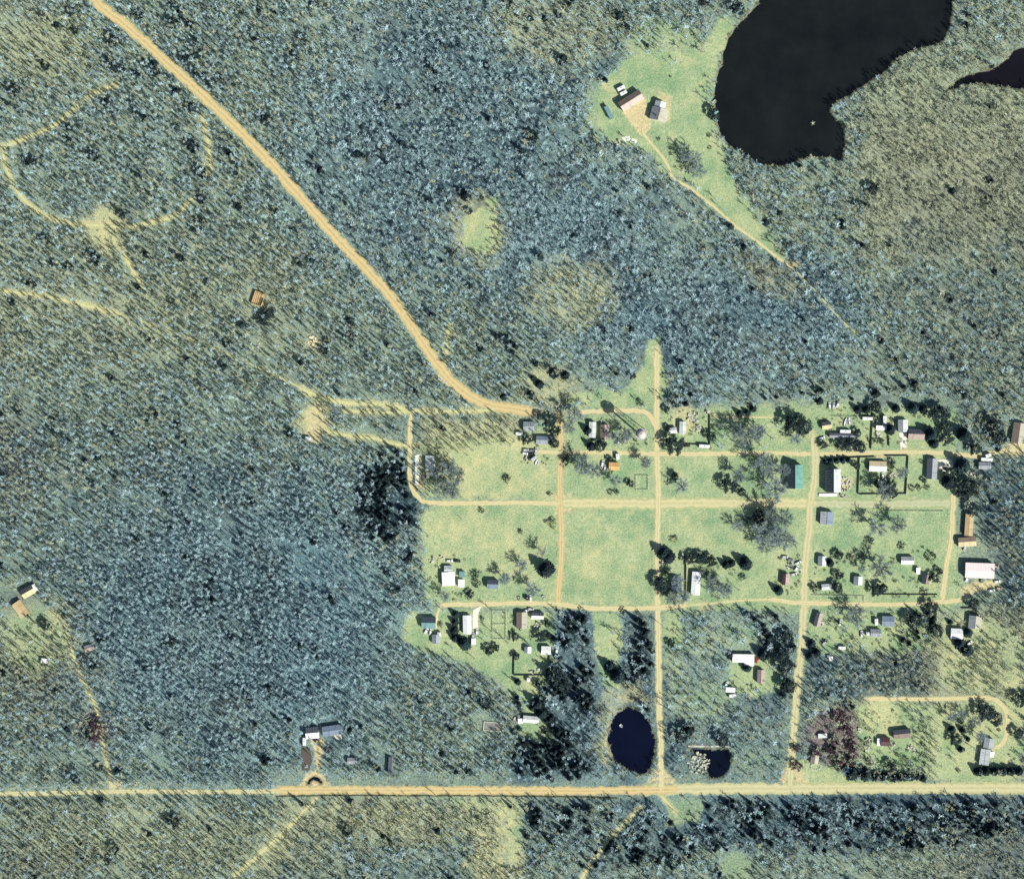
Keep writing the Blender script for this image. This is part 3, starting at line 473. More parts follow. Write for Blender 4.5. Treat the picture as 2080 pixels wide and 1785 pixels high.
def tree(kind, px, py, r, label, h=None, group=None, shift=True):
    """px,py: middle of the dark blob that tree and shadow make; r crown radius in px"""
    i = cnt.get(kind, 0); cnt[kind] = i+1; tm, cm = PROTO[kind][i % len(PROTO[kind])]; br, bh = BASE[kind]; rr = r*S; s = rr/br
    h = h or {'conifer': rr*2.6, 'round': rr*1.5, 'bare': rr*2.0, 'warm': rr*2.0, 'maroon': rr*1.3, 'bush': rr*1.1, 'weed': rr*0.9}[kind]
    if shift: px += 0.35*r; py += 0.3*r
    nm, ct = NAME[kind]; e = empty(nm, W(px, py), random.random()*6.28, label, ct, group); e.scale = (s, s*random.uniform(0.85, 1.15), h/bh)
    link('trunk', tm, e); link('crown', cm, e); TREEPOS.append((px, py, r)); return e
# ------------------------------------------------------------------ woods as stuff (geometry nodes scatter)
def scatter(name, label, cat, protos, pts, rots, scl, ids, tilt=0.05):
    col = bpy.data.collections.new(name+'_sources')
    for i, (v, f, m) in enumerate(protos):
        me = newmesh(f'{name}_{i:02d}', v, f, m); o = bpy.data.objects.new(f'{name}_source_{i:02d}', me); col.objects.link(o)
    me = bpy.data.meshes.new(name); n = len(pts); me.vertices.add(n); me.vertices.foreach_set('co', np.asarray(pts, np.float32).ravel())
    for an, ty, dat in (('rot', 'FLOAT_VECTOR', np.stack([rng.normal(0, tilt, n), rng.normal(0, tilt, n), rots], 1)), ('scl', 'FLOAT_VECTOR', scl), ('pid', 'INT', ids)):
        a = me.attributes.new(an, ty, 'POINT'); a.data.foreach_set('vector' if ty == 'FLOAT_VECTOR' else 'value', np.asarray(dat, np.int32 if ty == 'INT' else np.float32).ravel())
    o = link(name, me, None, label, cat, None, 'stuff')
    ng = bpy.data.node_groups.new(name, 'GeometryNodeTree'); ng.interface.new_socket('Geometry', in_out='INPUT', socket_type='NodeSocketGeometry'); ng.interface.new_socket('Geometry', in_out='OUTPUT', socket_type='NodeSocketGeometry')
    N = ng.nodes; L = ng.links; gi = N.new('NodeGroupInput'); go = N.new('NodeGroupOutput'); ci = N.new('GeometryNodeCollectionInfo'); ci.inputs['Collection'].default_value = col
    ci.inputs['Separate Children'].default_value = True; ci.inputs['Reset Children'].default_value = True
    ip = N.new('GeometryNodeInstanceOnPoints'); ip.inputs['Pick Instance'].default_value = True
    mp = N.new('GeometryNodeMeshToPoints'); L.new(gi.outputs[0], mp.inputs[0]); L.new(mp.outputs[0], ip.inputs['Points']); L.new(ci.outputs[0], ip.inputs['Instance'])
    for an, ty, so in (('rot', 'FLOAT_VECTOR', 'Rotation'), ('scl', 'FLOAT_VECTOR', 'Scale'), ('pid', 'INT', 'Instance Index')):
        na = N.new('GeometryNodeInputNamedAttribute'); na.data_type = ty; na.inputs[0].default_value = an
        L.new([q for q in na.outputs if q.enabled][0], ip.inputs[so])
    L.new(ip.outputs[0], go.inputs[0]); md = o.modifiers.new('scatter', 'NODES'); md.node_group = ng; return o
def both(a): return join([a[0], a[1]])
# ------------------------------------------------------------------ building kit
def metal(name, c, v=0.82, rough=0.5, stain=None):
    return mat(name, [tuple(q*v for q in c), c], 0.5, rough, 0.03, 0, 0.4, 0.0, 5, (1.0, 0.25, 1.0), stain or (tuple(q*0.6 for q in c), 0.35))
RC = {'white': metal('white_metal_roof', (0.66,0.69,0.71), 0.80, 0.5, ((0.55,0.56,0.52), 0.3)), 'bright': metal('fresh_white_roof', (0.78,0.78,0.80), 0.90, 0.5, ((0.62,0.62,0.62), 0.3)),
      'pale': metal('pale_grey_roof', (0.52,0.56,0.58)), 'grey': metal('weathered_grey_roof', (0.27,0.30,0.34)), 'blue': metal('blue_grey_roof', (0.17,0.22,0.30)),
      'dark': metal('charcoal_and_shaded_slope_roof', (0.06,0.07,0.10)), 'brown': metal('brown_shingle_roof', (0.20,0.15,0.13)), 'rust': metal('pinkish_brown_roof', (0.36,0.28,0.26)),  # dark: charcoal roofs, and painted shade on the far barn slopes
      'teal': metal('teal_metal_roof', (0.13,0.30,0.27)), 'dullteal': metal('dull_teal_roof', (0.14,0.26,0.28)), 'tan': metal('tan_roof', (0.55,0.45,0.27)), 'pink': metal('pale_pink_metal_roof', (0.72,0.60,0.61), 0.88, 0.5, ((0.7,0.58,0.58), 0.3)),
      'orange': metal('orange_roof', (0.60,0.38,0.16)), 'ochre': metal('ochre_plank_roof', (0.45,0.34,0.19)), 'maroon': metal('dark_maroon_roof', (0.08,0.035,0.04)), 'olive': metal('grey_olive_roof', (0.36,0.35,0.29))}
WALLM = {'white': mat('white_siding', [(0.6,0.6,0.58), (0.72,0.72,0.70)], 2, 0.7), 'beige': mat('beige_siding', [(0.42,0.37,0.28), (0.52,0.46,0.35)], 2, 0.7), 'grey': mat('grey_board_wall', [(0.22,0.22,0.21), (0.34,0.34,0.33)], 2, 0.8), 'brown': mat('brown_board_wall', [(0.16,0.10,0.06), (0.25,0.17,0.10)], 2, 0.8)}
GLASS = mat('window_glass', [(0.02,0.03,0.04), (0.04,0.05,0.06)], 1, 0.1, 0, 0, 0.6); TRIM = mat('white_trim', [(0.65,0.65,0.63), (0.75,0.75,0.73)], 3, 0.6); DARKM = mat('black_rubber', [(0.015,0.015,0.015), (0.03,0.03,0.03)], 2, 0.8)
STEEL = mat('galvanised_steel', [(0.35,0.37,0.38), (0.5,0.52,0.53)], 2, 0.4, 0, 0, 0.5, 0.3); WOODM = mat('weathered_fence_wood', [(0.10,0.09,0.07), (0.22,0.19,0.15)], 2, 0.9); BRICKM = mat('red_brick_chimney_clay', [(0.25,0.10,0.06), (0.36,0.17,0.10)], 4, 0.9)
CONC = mat('pale_concrete', [(0.50,0.50,0.44), (0.72,0.70,0.62)], 0.8, 0.9, 0.1); RUBBLE = mat('pale_rubble', [(0.28,0.28,0.24), (0.60,0.60,0.53)], 1.5, 0.9); SCRAPD = mat('dark_scrap', [(0.03,0.035,0.04), (0.14,0.13,0.12)], 1.0, 0.7)
CLEAR = []
def wall_prism(mb, a, b, h, rise, ov=0.0):
    mb.raw([(-a,-b,0),(a,-b,0),(a,b,0),(-a,b,0),(-a,-b,h),(a,-b,h),(a,b,h),(-a,b,h),(-a,0,h+rise),(a,0,h+rise)], [(0,1,5,4),(2,3,7,6),(3,0,4,8,7),(1,2,6,9,5),(3,2,1,0)])
def slope(mb, x0, x1, y0, y1, z0, z1, t=0.14):  # roof sheet from eave (y0,z0) up to ridge (y1,z1)
    mb.raw([(x0,y0,z0),(x1,y0,z0),(x1,y1,z1),(x0,y1,z1),(x0,y0,z0+t),(x1,y0,z0+t),(x1,y1,z1+t),(x0,y1,z1+t)], [(3,2,1,0),(4,5,6,7),(0,1,5,4),(1,2,6,5),(2,3,7,6),(3,0,4,7)])
def house(px, py, wx, wy, rot, roofs, label, cat='house', name=None, h=2.7, pitch=0.42, wallm='white', axis=None, chimney=False, style='gable', doors=1, wins=True, seams=True):
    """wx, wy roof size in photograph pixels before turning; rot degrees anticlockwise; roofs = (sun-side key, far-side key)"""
    if isinstance(roofs, str): roofs = (roofs, roofs)  # some far-side keys are darker, putting slope shade into the colour
    axis = axis or ('x' if wx >= wy else 'y'); L, D = (wx, wy) if axis == 'x' else (wy, wx); a, b = L*S/2, D*S/2; rz = R(rot)+(0 if axis == 'x' else math.pi/2)
    name = name or {'house': 'house', 'shed': 'shed', 'barn': 'barn', 'mobile home': 'mobile_home', 'workshop': 'workshop', 'cabin': 'cabin'}.get(cat, 'building')
    e = empty(name, W(px, py), rz, label, cat); wa, wb = a-0.3, b-0.3; rise = wb*pitch if style == 'gable' else 0.25
    m = MB()
    if style == 'gable': wall_prism(m, wa, wb, h, rise)
    else: m.box(-wa, wa, -wb, wb, 0, h)
    m.obj('wall', WALLM[wallm], e)
    if style == 'gable':
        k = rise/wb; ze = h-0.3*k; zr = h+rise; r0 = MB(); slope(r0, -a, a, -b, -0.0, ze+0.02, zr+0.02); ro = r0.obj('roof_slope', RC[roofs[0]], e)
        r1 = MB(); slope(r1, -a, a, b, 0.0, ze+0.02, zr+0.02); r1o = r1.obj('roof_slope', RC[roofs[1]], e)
        MB().box(-a-0.03, a+0.03, -0.18, 0.18, zr+0.10, zr+0.24).obj('ridge_cap', RC[roofs[0]], ro)
        if seams:
            sm = MB(); n = int(2*a/1.1)
            for q in range(1, n):
                x = -a+2*a*q/n
                for sgn in (-1, 1): slope(sm, x-0.04, x+0.04, sgn*(b-0.03), sgn*0.2, ze+0.17, zr+0.14, 0.05)
            o = sm.obj('roof_seams', RC[roofs[0]], ro, kind='stuff')
    else:
        r0 = MB(); slope(r0, -a, a, -b, b, h+0.02, h+0.02+rise, 0.16); ro = r0.obj('roof', RC[roofs[0]], e); MB().box(-a-0.05, a+0.05, -b-0.05, -b+0.09, h-0.05, h+0.02).obj('fascia', TRIM, ro)
    MB().cyl(a*0.45, b*0.35, h, h+rise+0.75, 0.12).obj('vent_pipe', STEEL, ro)
    if chimney: MB().box(-a*0.4-0.35, -a*0.4+0.35, b*0.15, b*0.15+0.7, h, h+rise+1.1).obj('chimney', BRICKM, ro)
    big = cat in ('barn', 'workshop')
    dw, dh = (3.0, min(h-0.2, 2.9)) if big and b > 2 else (0.9, min(2.05, h-0.2))
    d = MB().box(-0.2*a-dw/2, -0.2*a+dw/2, -wb-0.06, -wb-0.003, 0.05, dh).obj('door', WALLM['brown'] if not big else WALLM['grey'], e)
    MB().box(-0.2*a+dw/2-0.2, -0.2*a+dw/2-0.1, -wb-0.13, -wb-0.065, 1.0, 1.12).obj('handle', STEEL, d)
    if wins and h > 2.2:
        for x in ((0.55*a, -1), (-0.65*a, -1), (0.5*a, 1), (-0.4*a, 1), (0.05*a, 1)):
            if abs(x[0]) > wa-0.8: continue
            y = x[1]*wb; y0, y1 = sorted((y+x[1]*0.003, y+x[1]*0.07)); f = MB().box(x[0]-0.55, x[0]+0.55, y0, y1, 1.0, 2.05).obj('window', TRIM, e)
            y0, y1 = sorted((y+x[1]*0.073, y+x[1]*0.085)); MB().box(x[0]-0.45, x[0]+0.45, y0, y1, 1.1, 1.95).obj('pane', GLASS, f)
    CLEAR.append((px, py, max(wx, wy)*0.55+4)); return e
PAINT = {}
def paint(c):
    if c not in PAINT:
        v = {'white': (0.66,0.68,0.70), 'silver': (0.45,0.47,0.49), 'black': (0.02,0.02,0.025), 'red': (0.30,0.03,0.03), 'blue': (0.04,0.09,0.22), 'green': (0.05,0.14,0.08), 'tan': (0.45,0.36,0.22), 'grey': (0.16,0.17,0.18)}[c]
        PAINT[c] = mat(c+'_car_paint', [tuple(q*0.9 for q in v), v], 0.8, 0.35, 0, 0, 0.5)
    return PAINT[c]
def car(px, py, rot, c, label, pickup=False, van=False):
    e = empty('pickup_truck' if pickup else 'van' if van else 'car', W(px, py, 0.04), R(rot), label, 'pickup truck' if pickup else 'van' if van else 'car'); m = MB(); l = 2.6 if pickup or van else 2.25; w_ = 0.92
    def ring(x, zt, zb, ww): return [(x,-ww,zb),(x,ww,zb),(x,ww,zt*0.75+zb*0.25),(x,ww*0.92,zt),(x,-ww*0.92,zt),(x,-ww,zt*0.75+zb*0.25)]
    m.loft([ring(-l, 0.85, 0.42, w_*0.88), ring(-l+0.15, 1.0, 0.32, w_), ring(0, 1.02, 0.30, w_), ring(l-0.9, 0.98, 0.32, w_), ring(l-0.15, 0.85, 0.35, w_*0.95), ring(l, 0.7, 0.42, w_*0.85)]); m.obj('body', paint(c), e)
    c0, c1 = (-0.2, 1.1) if pickup else (-l+0.1, l-0.9) if van else (-l+0.5, 1.0); zt = 2.0 if van else 1.75 if pickup else 1.48
    m = MB(); m.raw([(c0,-0.84,1.0),(c1+0.35,-0.84,1.0),(c1+0.35,0.84,1.0),(c0,0.84,1.0),(c0+0.25,-0.68,zt),(c1-0.3,-0.68,zt),(c1-0.3,0.68,zt),(c0+0.25,0.68,zt)], [(4,5,6,7),(0,1,5,4),(1,2,6,5),(2,3,7,6),(3,0,4,7)]); cb = m.obj('cabin', GLASS, e)
    MB().box(c0+0.22, c1-0.27, -0.69, 0.69, zt, zt+0.05).obj('roof_panel', paint(c), cb)
    if pickup:
        m = MB(); m.box(-l+0.12, -0.3, -0.72, 0.72, 1.025, 1.04); m.obj('cargo_bed', DARKM, e)
        MB().box(-l+0.1, -0.25, 0.74, 0.84, 1.02, 1.22).box(-l+0.1, -0.25, -0.84, -0.74, 1.02, 1.22).box(-l+0.03, -l+0.1, -0.84, 0.84, 1.02, 1.22).obj('bed_sides', paint(c), e)
    for x in (-l+0.85, l-0.85):
        for y in (-1, 1):
            q = MB().tube((x, y*0.68, 0.33), (x, y*0.93, 0.33), 0.33, 10).obj('wheel', DARKM, e); MB().tube((x, y*0.93, 0.33), (x, y*0.95, 0.33), 0.18, 8).obj('rim', STEEL, q)
    for y in (-0.6, 0.6): MB().box(l-0.06, l+0.01, y-0.14, y+0.14, 0.55, 0.68).obj('headlight', TRIM, e)
    CLEAR.append((px, py, 7)); return e
def camper(px, py, L, rot, label, c='white', wd=2.4, h=2.9, name='camper_trailer', cat='trailer'):
    e = empty(name, W(px, py), R(rot), label, cat); a = L*S/2; b = wd/2
    def ring(x, z0, z1, q): return [(x,-q,z0),(x,q,z0),(x,q,z1-0.25),(x,q-0.2,z1),(x,-q+0.2,z1),(x,-q,z1-0.25)]
    MB().loft([ring(-a, 0.8, h-0.4, b*0.96), ring(-a+0.3, 0.55, h, b), ring(a-0.5, 0.55, h, b), ring(a, 0.9, h-0.6, b*0.96)]).obj('body', paint(c), e)
    MB().box(a*0.1-0.35, a*0.1+0.35, -0.35, 0.35, h, h+0.22).obj('roof_vent', STEEL, e); MB().box(-a*0.4-0.3, -a*0.4+0.3, -b-0.03, -b-0.002, 0.6, 2.3).obj('door', TRIM, e)
    MB().box(a*0.3-0.4, a*0.3+0.4, -b-0.03, -b-0.002, 1.5, 2.1).obj('window', GLASS, e); MB().tube((a, 0, 0.5), (a+1.1, 0, 0.45), 0.07).obj('hitch', STEEL, e)
    for y in (-1, 1): MB().tube((-0.1, y*(b-0.25), 0.35), (-0.1, y*(b+0.01), 0.35), 0.35, 10).obj('wheel', DARKM, e)
    CLEAR.append((px, py, L*0.5+4)); return e
def boat(px, py, L, rot, label):
    e = empty('boat', W(px, py, 0.25), R(rot), label, 'boat'); a = L*S/2; rings = []
    for x, q, z in ((-a, 0.8, 0.0), (-a*0.2, 0.95, 0.0), (a*0.5, 0.7, 0.05), (a*0.97, 0.06, 0.4)): rings.append([(x,-q,0.8),(x,-q*0.6,z),(x,q*0.6,z),(x,q,0.8),(x,q*0.85,0.8),(x,q*0.5,z+0.15),(x,-q*0.5,z+0.15),(x,-q*0.85,0.8)])
    MB().loft(rings).obj('hull', paint('white'), e); MB().box(-0.2, 0.2, -0.6, 0.6, 0.45, 0.5).obj('bench', WOODM, e); MB().box(-a-0.3, -a, -0.2, 0.2, 0.3, 1.0).obj('outboard_motor', DARKM, e); CLEAR.append((px, py, 7))
def pile(px, py, r, label, dark=0.4, n=16, name='scrap_pile', cat='scrap pile', m1=None):
    g = random.Random(int(px*7+py)); a, b = MB(), MB()
    for k in range(n):
        t = g.random()*6.28; q = math.sqrt(g.random())*r*S; x, y = q*math.cos(t), q*math.sin(t); l, w_, h = g.uniform(0.5, 2.2), g.uniform(0.4, 1.2), g.uniform(0.3, 1.2); c, s = math.cos(t*3), math.sin(t*3)
        v = [(x+u*l/2*c-v_*w_/2*s, y+u*l/2*s+v_*w_/2*c, z*h*(1 if z else 0)) for z in (0, 1) for u, v_ in ((-1,-1),(1,-1),(1,1),(-1,1))]
        (b if g.random() < dark else a).raw(v, [(3,2,1,0),(4,5,6,7),(0,1,5,4),(1,2,6,5),(2,3,7,6),(3,0,4,7)])
    e = empty(name, W(px, py), 0, label, cat); a.obj('pale_junk', m1 or RUBBLE, e, kind='stuff'); b.obj('dark_junk', SCRAPD, e, kind='stuff'); CLEAR.append((px, py, r*0.7)); return e
def slab(px, py, pts, label, m=None, t=0.07, name='concrete_slab', cat='slab'):
    P = [W(x, y)[:2] for x, y in pts]; n = len(P); ar = sum(P[i-1][0]*P[i][1]-P[i][0]*P[i-1][1] for i in range(n)); P = P if ar > 0 else P[::-1]
    link(name, newmesh(name, [(x, y, 0) for x, y in P]+[(x, y, t+0.16) for x, y in P], [tuple(range(n, 2*n)), tuple(range(n-1, -1, -1))]+[(i, (i+1) % n, n+(i+1) % n, n+i) for i in range(n)], m or CONC), None, label, cat)
_post = MB().box(-0.07, 0.07, -0.07, 0.07, 0, 1.9).mesh('fence_post', WOODM); _PAN = {}
def fence(pts, label, h=1.75, kind='board', step=2.4):
    x0, y0, _ = W(*pts[0]); e = empty('fence', (x0, y0, 0), 0, label, 'fence'); 
    for (ax_, ay_), (bx, by) in zip(pts[:-1], pts[1:]):
        a = Vector(W(ax_, ay_)); b = Vector(W(bx, by)); d = (b-a).length; n = max(1, round(d/step)); L = d/n; key = (round(L, 2), kind); ang = math.atan2((b-a).y, (b-a).x)
        if key not in _PAN:
            m = MB()
            if kind == 'board': m.box(0.08, L-0.08, -0.03, 0.03, 0.08, h)
            else:
                for z in (0.5, 1.0, 1.4): m.box(0.08, L-0.08, -0.03, 0.03, z, z+0.12)
            _PAN[key] = m.mesh('fence_panel', WOODM if kind == 'board' else TRIM)
        for k in range(n+1):
            p = a+(b-a)*(k/n)-Vector((x0, y0, 0))
            link('post', _post, e, loc=p, rot=(0, 0, ang))
            if k < n: link('panel' if kind == 'board' else 'rail', _PAN[key], e, loc=p, rot=(0, 0, ang))
# ------------------------------------------------------------------ north-east homestead by the lake
house(1281, 206, 50, 22, 32, ('rust', 'brown'), 'long barn with pinkish brown gable roof beside the sandy yard near the lake', 'barn', h=4.2, pitch=0.5, wallm='beige')
e = house(1338, 234, 34, 26, -14, ('olive', 'grey'), 'large grey farmhouse with a cross gable standing between the lake and the sandy yard', 'house', h=3.6, pitch=0.55, chimney=True, axis='y')
m = MB(); wall_prism(m, 3.2, 3.4, 3.4, 2.0); o = m.obj('wing_wall', WALLM['white'], e); o.location = (5.4, 0.6, 0); o.rotation_euler = (0, 0, 0.02)
m = MB(); slope(m, -3.6, 3.6, -3.9, 0, 3.25, 5.55); slope(m, -3.6, 3.6, 3.9, 0, 3.25, 5.55); o = m.obj('wing_roof', RC['pale'], e); o.location = (5.6, 0.8, 0)
house(1237, 230, 9, 29, 28, 'dullteal', 'narrow dull green trailer home at the west edge of the lakeside lawn', 'mobile home', h=3.0, style='flat', axis='y')
camper(1261, 180, 17, 28, 'white trailer parked behind the pinkish brown barn, the farther of two'); camper(1266, 190, 15, 28, 'white trailer parked tight behind the pinkish brown barn, the nearer of two')
slab(0, 0, [(1262,279),(1278,276),(1281,284),(1268,290)], 'pale concrete pad at the south edge of the lakeside lawn, westernmost'); slab(0, 0, [(1284,281),(1295,284),(1292,292),(1280,289)], 'pale concrete pad at the south edge of the lakeside lawn, nearest the footpath')
pile(1253, 290, 6, 'heap of pale rubble by the wood below the lakeside lawn', 0.1, 10, 'rubble_heap', 'rubble'); boat(1451, 207, 10, 60, 'small white boat pulled up on the west shore of the lake')
# floating branch and pale snag in the lake
e = empty('fallen_tree', W(1651, 250, -0.4), 0, 'pale dead treetop sticking out of the lake near its east shore', 'fallen tree'); v, f = spikes([(0,0,0)]*14, [(2.2*math.cos(k*1.3)*(0.4+0.04*k), 2.2*math.sin(k*1.3)*(0.4+0.04*k), 0.5+0.1*(k % 5)) for k in range(14)], 0.16); link('branch_tangle', newmesh('branch_tangle', v, f, mat('bleached_wood', [(0.5,0.5,0.42), (0.7,0.7,0.62)], 1)), e)
# ------------------------------------------------------------------ north-west and west
def cabin_frame(px, py, a, b, rot, label):
    e = empty('roofless_cabin', W(px, py), R(rot), label, 'cabin'); m = MB(); a *= S/2; b *= S/2
    MB().box(-a, a, -b, b, 0, 0.3).obj('floor_deck', RC['ochre'], e)
    for n_, bx in (('wall', (-a, a, b-0.2, b)), ('wall', (-a, a, -b, -b+0.2)), ('wall', (-a, -a+0.2, -b+0.2, b-0.2)), ('wall', (a-0.2, a, -b+0.2, b*0.2))): MB().box(*bx, 0.3, 2.4).obj(n_, mat('orange_plank', [(0.55,0.38,0.14), (0.70,0.52,0.22)], 2), e)
    for k in range(6): x = -a+0.3+(2*a-0.6)*k/5; MB().box(x-0.08, x+0.08, -b, b, 2.403, 2.56).obj('rafter', RC['ochre'], e)
    CLEAR.append((px, py, 16))
cabin_frame(525, 607, 22, 27, -18, 'ochre plank cabin without its roof covering, alone in the west woods')
pile(634, 692, 9, 'pale yellow rubble heap in the woods southeast of the ochre cabin', 0.1, 18, 'rubble_heap', 'rubble', mat('sandy_rubble', [(0.6,0.52,0.33), (0.8,0.74,0.52)], 1.5)); pile(527, 702, 3.5, 'small pale heap in the woods due south of the ochre cabin', 0.1, 6, 'rubble_heap', 'rubble')
house(626, 892, 12, 9, -10, 'pale', 'tiny pale shed at the foot of the yellow clearing in the west woods', 'shed', h=2.2, style='flat', wins=False)
house(58, 1201, 27, 19, 30, ('tan', 'dark'), 'gabled house with one charcoal and one tan roof slope at the west edge', 'house', h=2.9, pitch=0.5, wallm='beige'); house(70, 1194, 11, 15, 30, 'white', 'small white-roofed annex shed against the charcoal and tan house at the west edge', 'shed', h=2.3, style='flat', wins=False)
house(43, 1236, 21, 33, 36, ('ochre', 'tan'), 'tan-roofed rectangular house below the charcoal and tan gabled house', 'house', h=2.8, pitch=0.15, wallm='brown', axis='y')
house(91, 1341, 13, 9, -5, 'bright', 'tiny bright white shed in the western homestead clearing', 'shed', h=2.3, style='flat', wins=False); house(182, 1315, 19, 13, 18, ('rust', 'grey'), 'small pinkish grey cabin half hidden by woods beside the western trail', 'cabin', h=2.5)
pile(150, 1298, 4, 'small pale junk heap beside the western trail', 0.3, 7)
# ------------------------------------------------------------------ south-west homestead on the bottom road
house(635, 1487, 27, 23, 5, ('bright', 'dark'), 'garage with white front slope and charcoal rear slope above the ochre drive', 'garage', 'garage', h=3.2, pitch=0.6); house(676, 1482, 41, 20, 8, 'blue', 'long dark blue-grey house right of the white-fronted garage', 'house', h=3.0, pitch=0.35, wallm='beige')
camper(618.5, 1505, 17, 90, 'narrow white trailer beside the ochre drive in the southwest'); house(716, 1544, 20, 13, 0, 'grey', 'low grey shed in the trees southeast of the dark blue-grey house', 'shed', h=2.4, wins=False)
car(640, 1499, 90, 'black', 'black car in front of the white-fronted garage, left one'); car(647, 1498, 90, 'grey', 'grey car in front of the white-fronted garage, right one'); house(793, 1553, 8, 34, -3, 'dark', 'narrow dark shed running north-south in the trees above the bottom road', 'shed', h=2.6, style='flat', wins=False)
pile(668, 1521, 4, 'pale junk heap between the dark blue-grey house and the ochre drive', 0.3, 8); slab(0, 0, [(678,1492),(690,1488),(696,1500),(684,1502)], 'pale terrace slab in front of the dark blue-grey house')
slab(0, 0, [(612,1520),(626,1516),(636,1540),(628,1564),(614,1564)], 'dark tilled garden bed beside the ochre drive', mat('tilled_soil', [(0.06,0.05,0.05), (0.11,0.09,0.08)], 1.5, 0.95, 0.3), 0.0, 'garden_bed', 'garden bed')
# ------------------------------------------------------------------ block A (north-west of the grid)
house(1074, 866, 22, 19, 0, 'grey', 'grey-roofed cabin nearest the end of the diagonal dirt road', 'house', h=2.8); camper(1054, 881, 14, 0, 'white trailer west of the two grey cabins below the diagonal road')
house(1104, 894, 30, 16, -2, ('grey', 'blue'), 'blue-grey house just above the north lane, left of the wooded crossroads', 'house', h=2.8)
for x, y, r, c, t in ((1068, 914, 0, 'silver', 'silver car in the scrapyard, northernmost of the row'), (1080, 915, 8, 'grey', 'grey car in the scrapyard beside the silver one'), (1066, 921, -10, 'white', 'white car in the scrapyard row, southwest corner'), (1079, 922, 5, 'black', 'black car in the scrapyard row beside the north lane'), (1089, 915, 85, 'silver', 'silver car parked end-on at the north lane by the scrapyard')): car(x, y, r, c, t)
pile(1074, 932, 9, 'dark and pale scrap heap south of the row of scrapyard cars', 0.5, 20); boat(1091, 938, 14, 70, 'white boat lying upright in the scrapyard'); camper(1085, 931, 14, 35, 'pale trailer leaning diagonally in the scrapyard', 'silver')
house(874, 940, 19, 30, 0, 'pale', 'pale grey mobile home beside the round grove at the west lane', 'mobile home', h=3.0, pitch=0.2); slab(0, 0, [(843,925),(852,922),(850,985),(843,985)], 'pale sandy driveway pad west of the pale grey mobile home'); pile(861, 972, 6, 'pale junk below the pale grey mobile home', 0.2, 10)
# water tower
def water_tower(px, py):
    e = empty('water_tower', W(px, py), 0, 'tall pinkish water tower on legs casting a long shadow over the lawn', 'water tower'); H = 25; PW = mat('pinkish_white_tank_paint', [(0.46,0.37,0.34), (0.60,0.52,0.48)], 1, 0.5)
    n = 20; rings = [[(q*math.cos(6.283*k/n), q*math.sin(6.283*k/n), z) for k in range(n)] for q, z in ((0.6, H-3.4), (1.9, H-2.9), (2.8, H-1.6), (3.0, H-0.2), (3.0, H+2.2), (2.5, H+3.1), (1.6, H+3.8), (0.3, H+4.1))]
    t = MB().loft(rings).obj('tank', PW, e); MB().cyl(0, 0, H+4.0, H+4.5, 0.45).obj('hatch', STEEL, t); m = MB()
    for k in range(24): a0, a1 = 6.283*k/24, 6.283*(k+1)/24; m.tube((4.1*math.cos(a0), 4.1*math.sin(a0), H+0.9), (4.1*math.cos(a1), 4.1*math.sin(a1), H+0.9), 0.06, 4); m.raw([(3.0*math.cos(a0),3.0*math.sin(a0),H-0.3),(4.2*math.cos(a0),4.2*math.sin(a0),H-0.3),(4.2*math.cos(a1),4.2*math.sin(a1),H-0.3),(3.0*math.cos(a1),3.0*math.sin(a1),H-0.3)], [(0,1,2,3)])
    m.obj('catwalk', STEEL, e); MB().cyl(0, 0, 0, H-3.3, 0.5).obj('riser_pipe', PW, e)
    for k in range(4):
        a = 0.785+1.571*k; MB().tube((5.2*math.cos(a), 5.2*math.sin(a), 0), (3.3*math.cos(a), 3.3*math.sin(a), H-0.5), 0.28, 6).obj('leg', PW, e)
        for z0, z1 in ((0, 8), (8, 16), (16, 24)):
            f = lambda z: 5.2-(1.9*z/(H-0.5)); b = a+1.571
            MB().tube((f(z0)*math.cos(a), f(z0)*math.sin(a), z0), (f(z1)*math.cos(b), f(z1)*math.sin(b), z1), 0.07, 4).obj('brace', STEEL, e)
            MB().tube((f(z1)*math.cos(a), f(z1)*math.sin(a), z1), (f(z1)*math.cos(b), f(z1)*math.sin(b), z1), 0.09, 4).obj('strut', STEEL, e)
    MB().box(3.6, 3.7, -0.25, 0.25, 0, H).obj('ladder', STEEL, e)
water_tower(1299, 882)
house(1203, 873, 14, 32, -2, 'pale', 'pale narrow mobile home west of the pinkish brown house by the water tower', 'mobile home', h=3.0, pitch=0.18); house(1228, 878, 18, 31, 0, ('rust', 'brown'), 'pinkish brown house next to the water tower', 'house', h=2.9, pitch=0.35, axis='y')
car(1255, 898, 60, 'white', 'white car under the bare trees west of the water tower'); pile(1247, 886, 5, 'pale junk heap under the bare trees between house and water tower', 0.3, 8); pile(1268, 893, 4, 'small dark scrap heap just west of the water tower', 0.6, 8)
pile(1218, 855, 4, 'pale clutter behind the pinkish brown house', 0.2, 6)
# block below north lane
house(1247, 947, 21, 16, -3, ('orange', 'orange'), 'small bright orange-roofed house below the north lane', 'house', h=2.7, pitch=0.25, wallm='beige'); car(1224, 941, 80, 'white', 'white car left of the orange-roofed house'); car(1229, 950, 85, 'silver', 'silver car below the white one by the orange-roofed house'); pile(1220, 952, 4, 'pale clutter at the trees left of the orange-roofed house', 0.4, 7); camper(1254, 927, 13, 95, 'white camper between the orange-roofed house and the lane')
fence([(1292,966),(1317,966),(1317,995),(1292,995),(1292,966)], 'low square fence round a grey garden plot in the lawn corner', kind='rail')
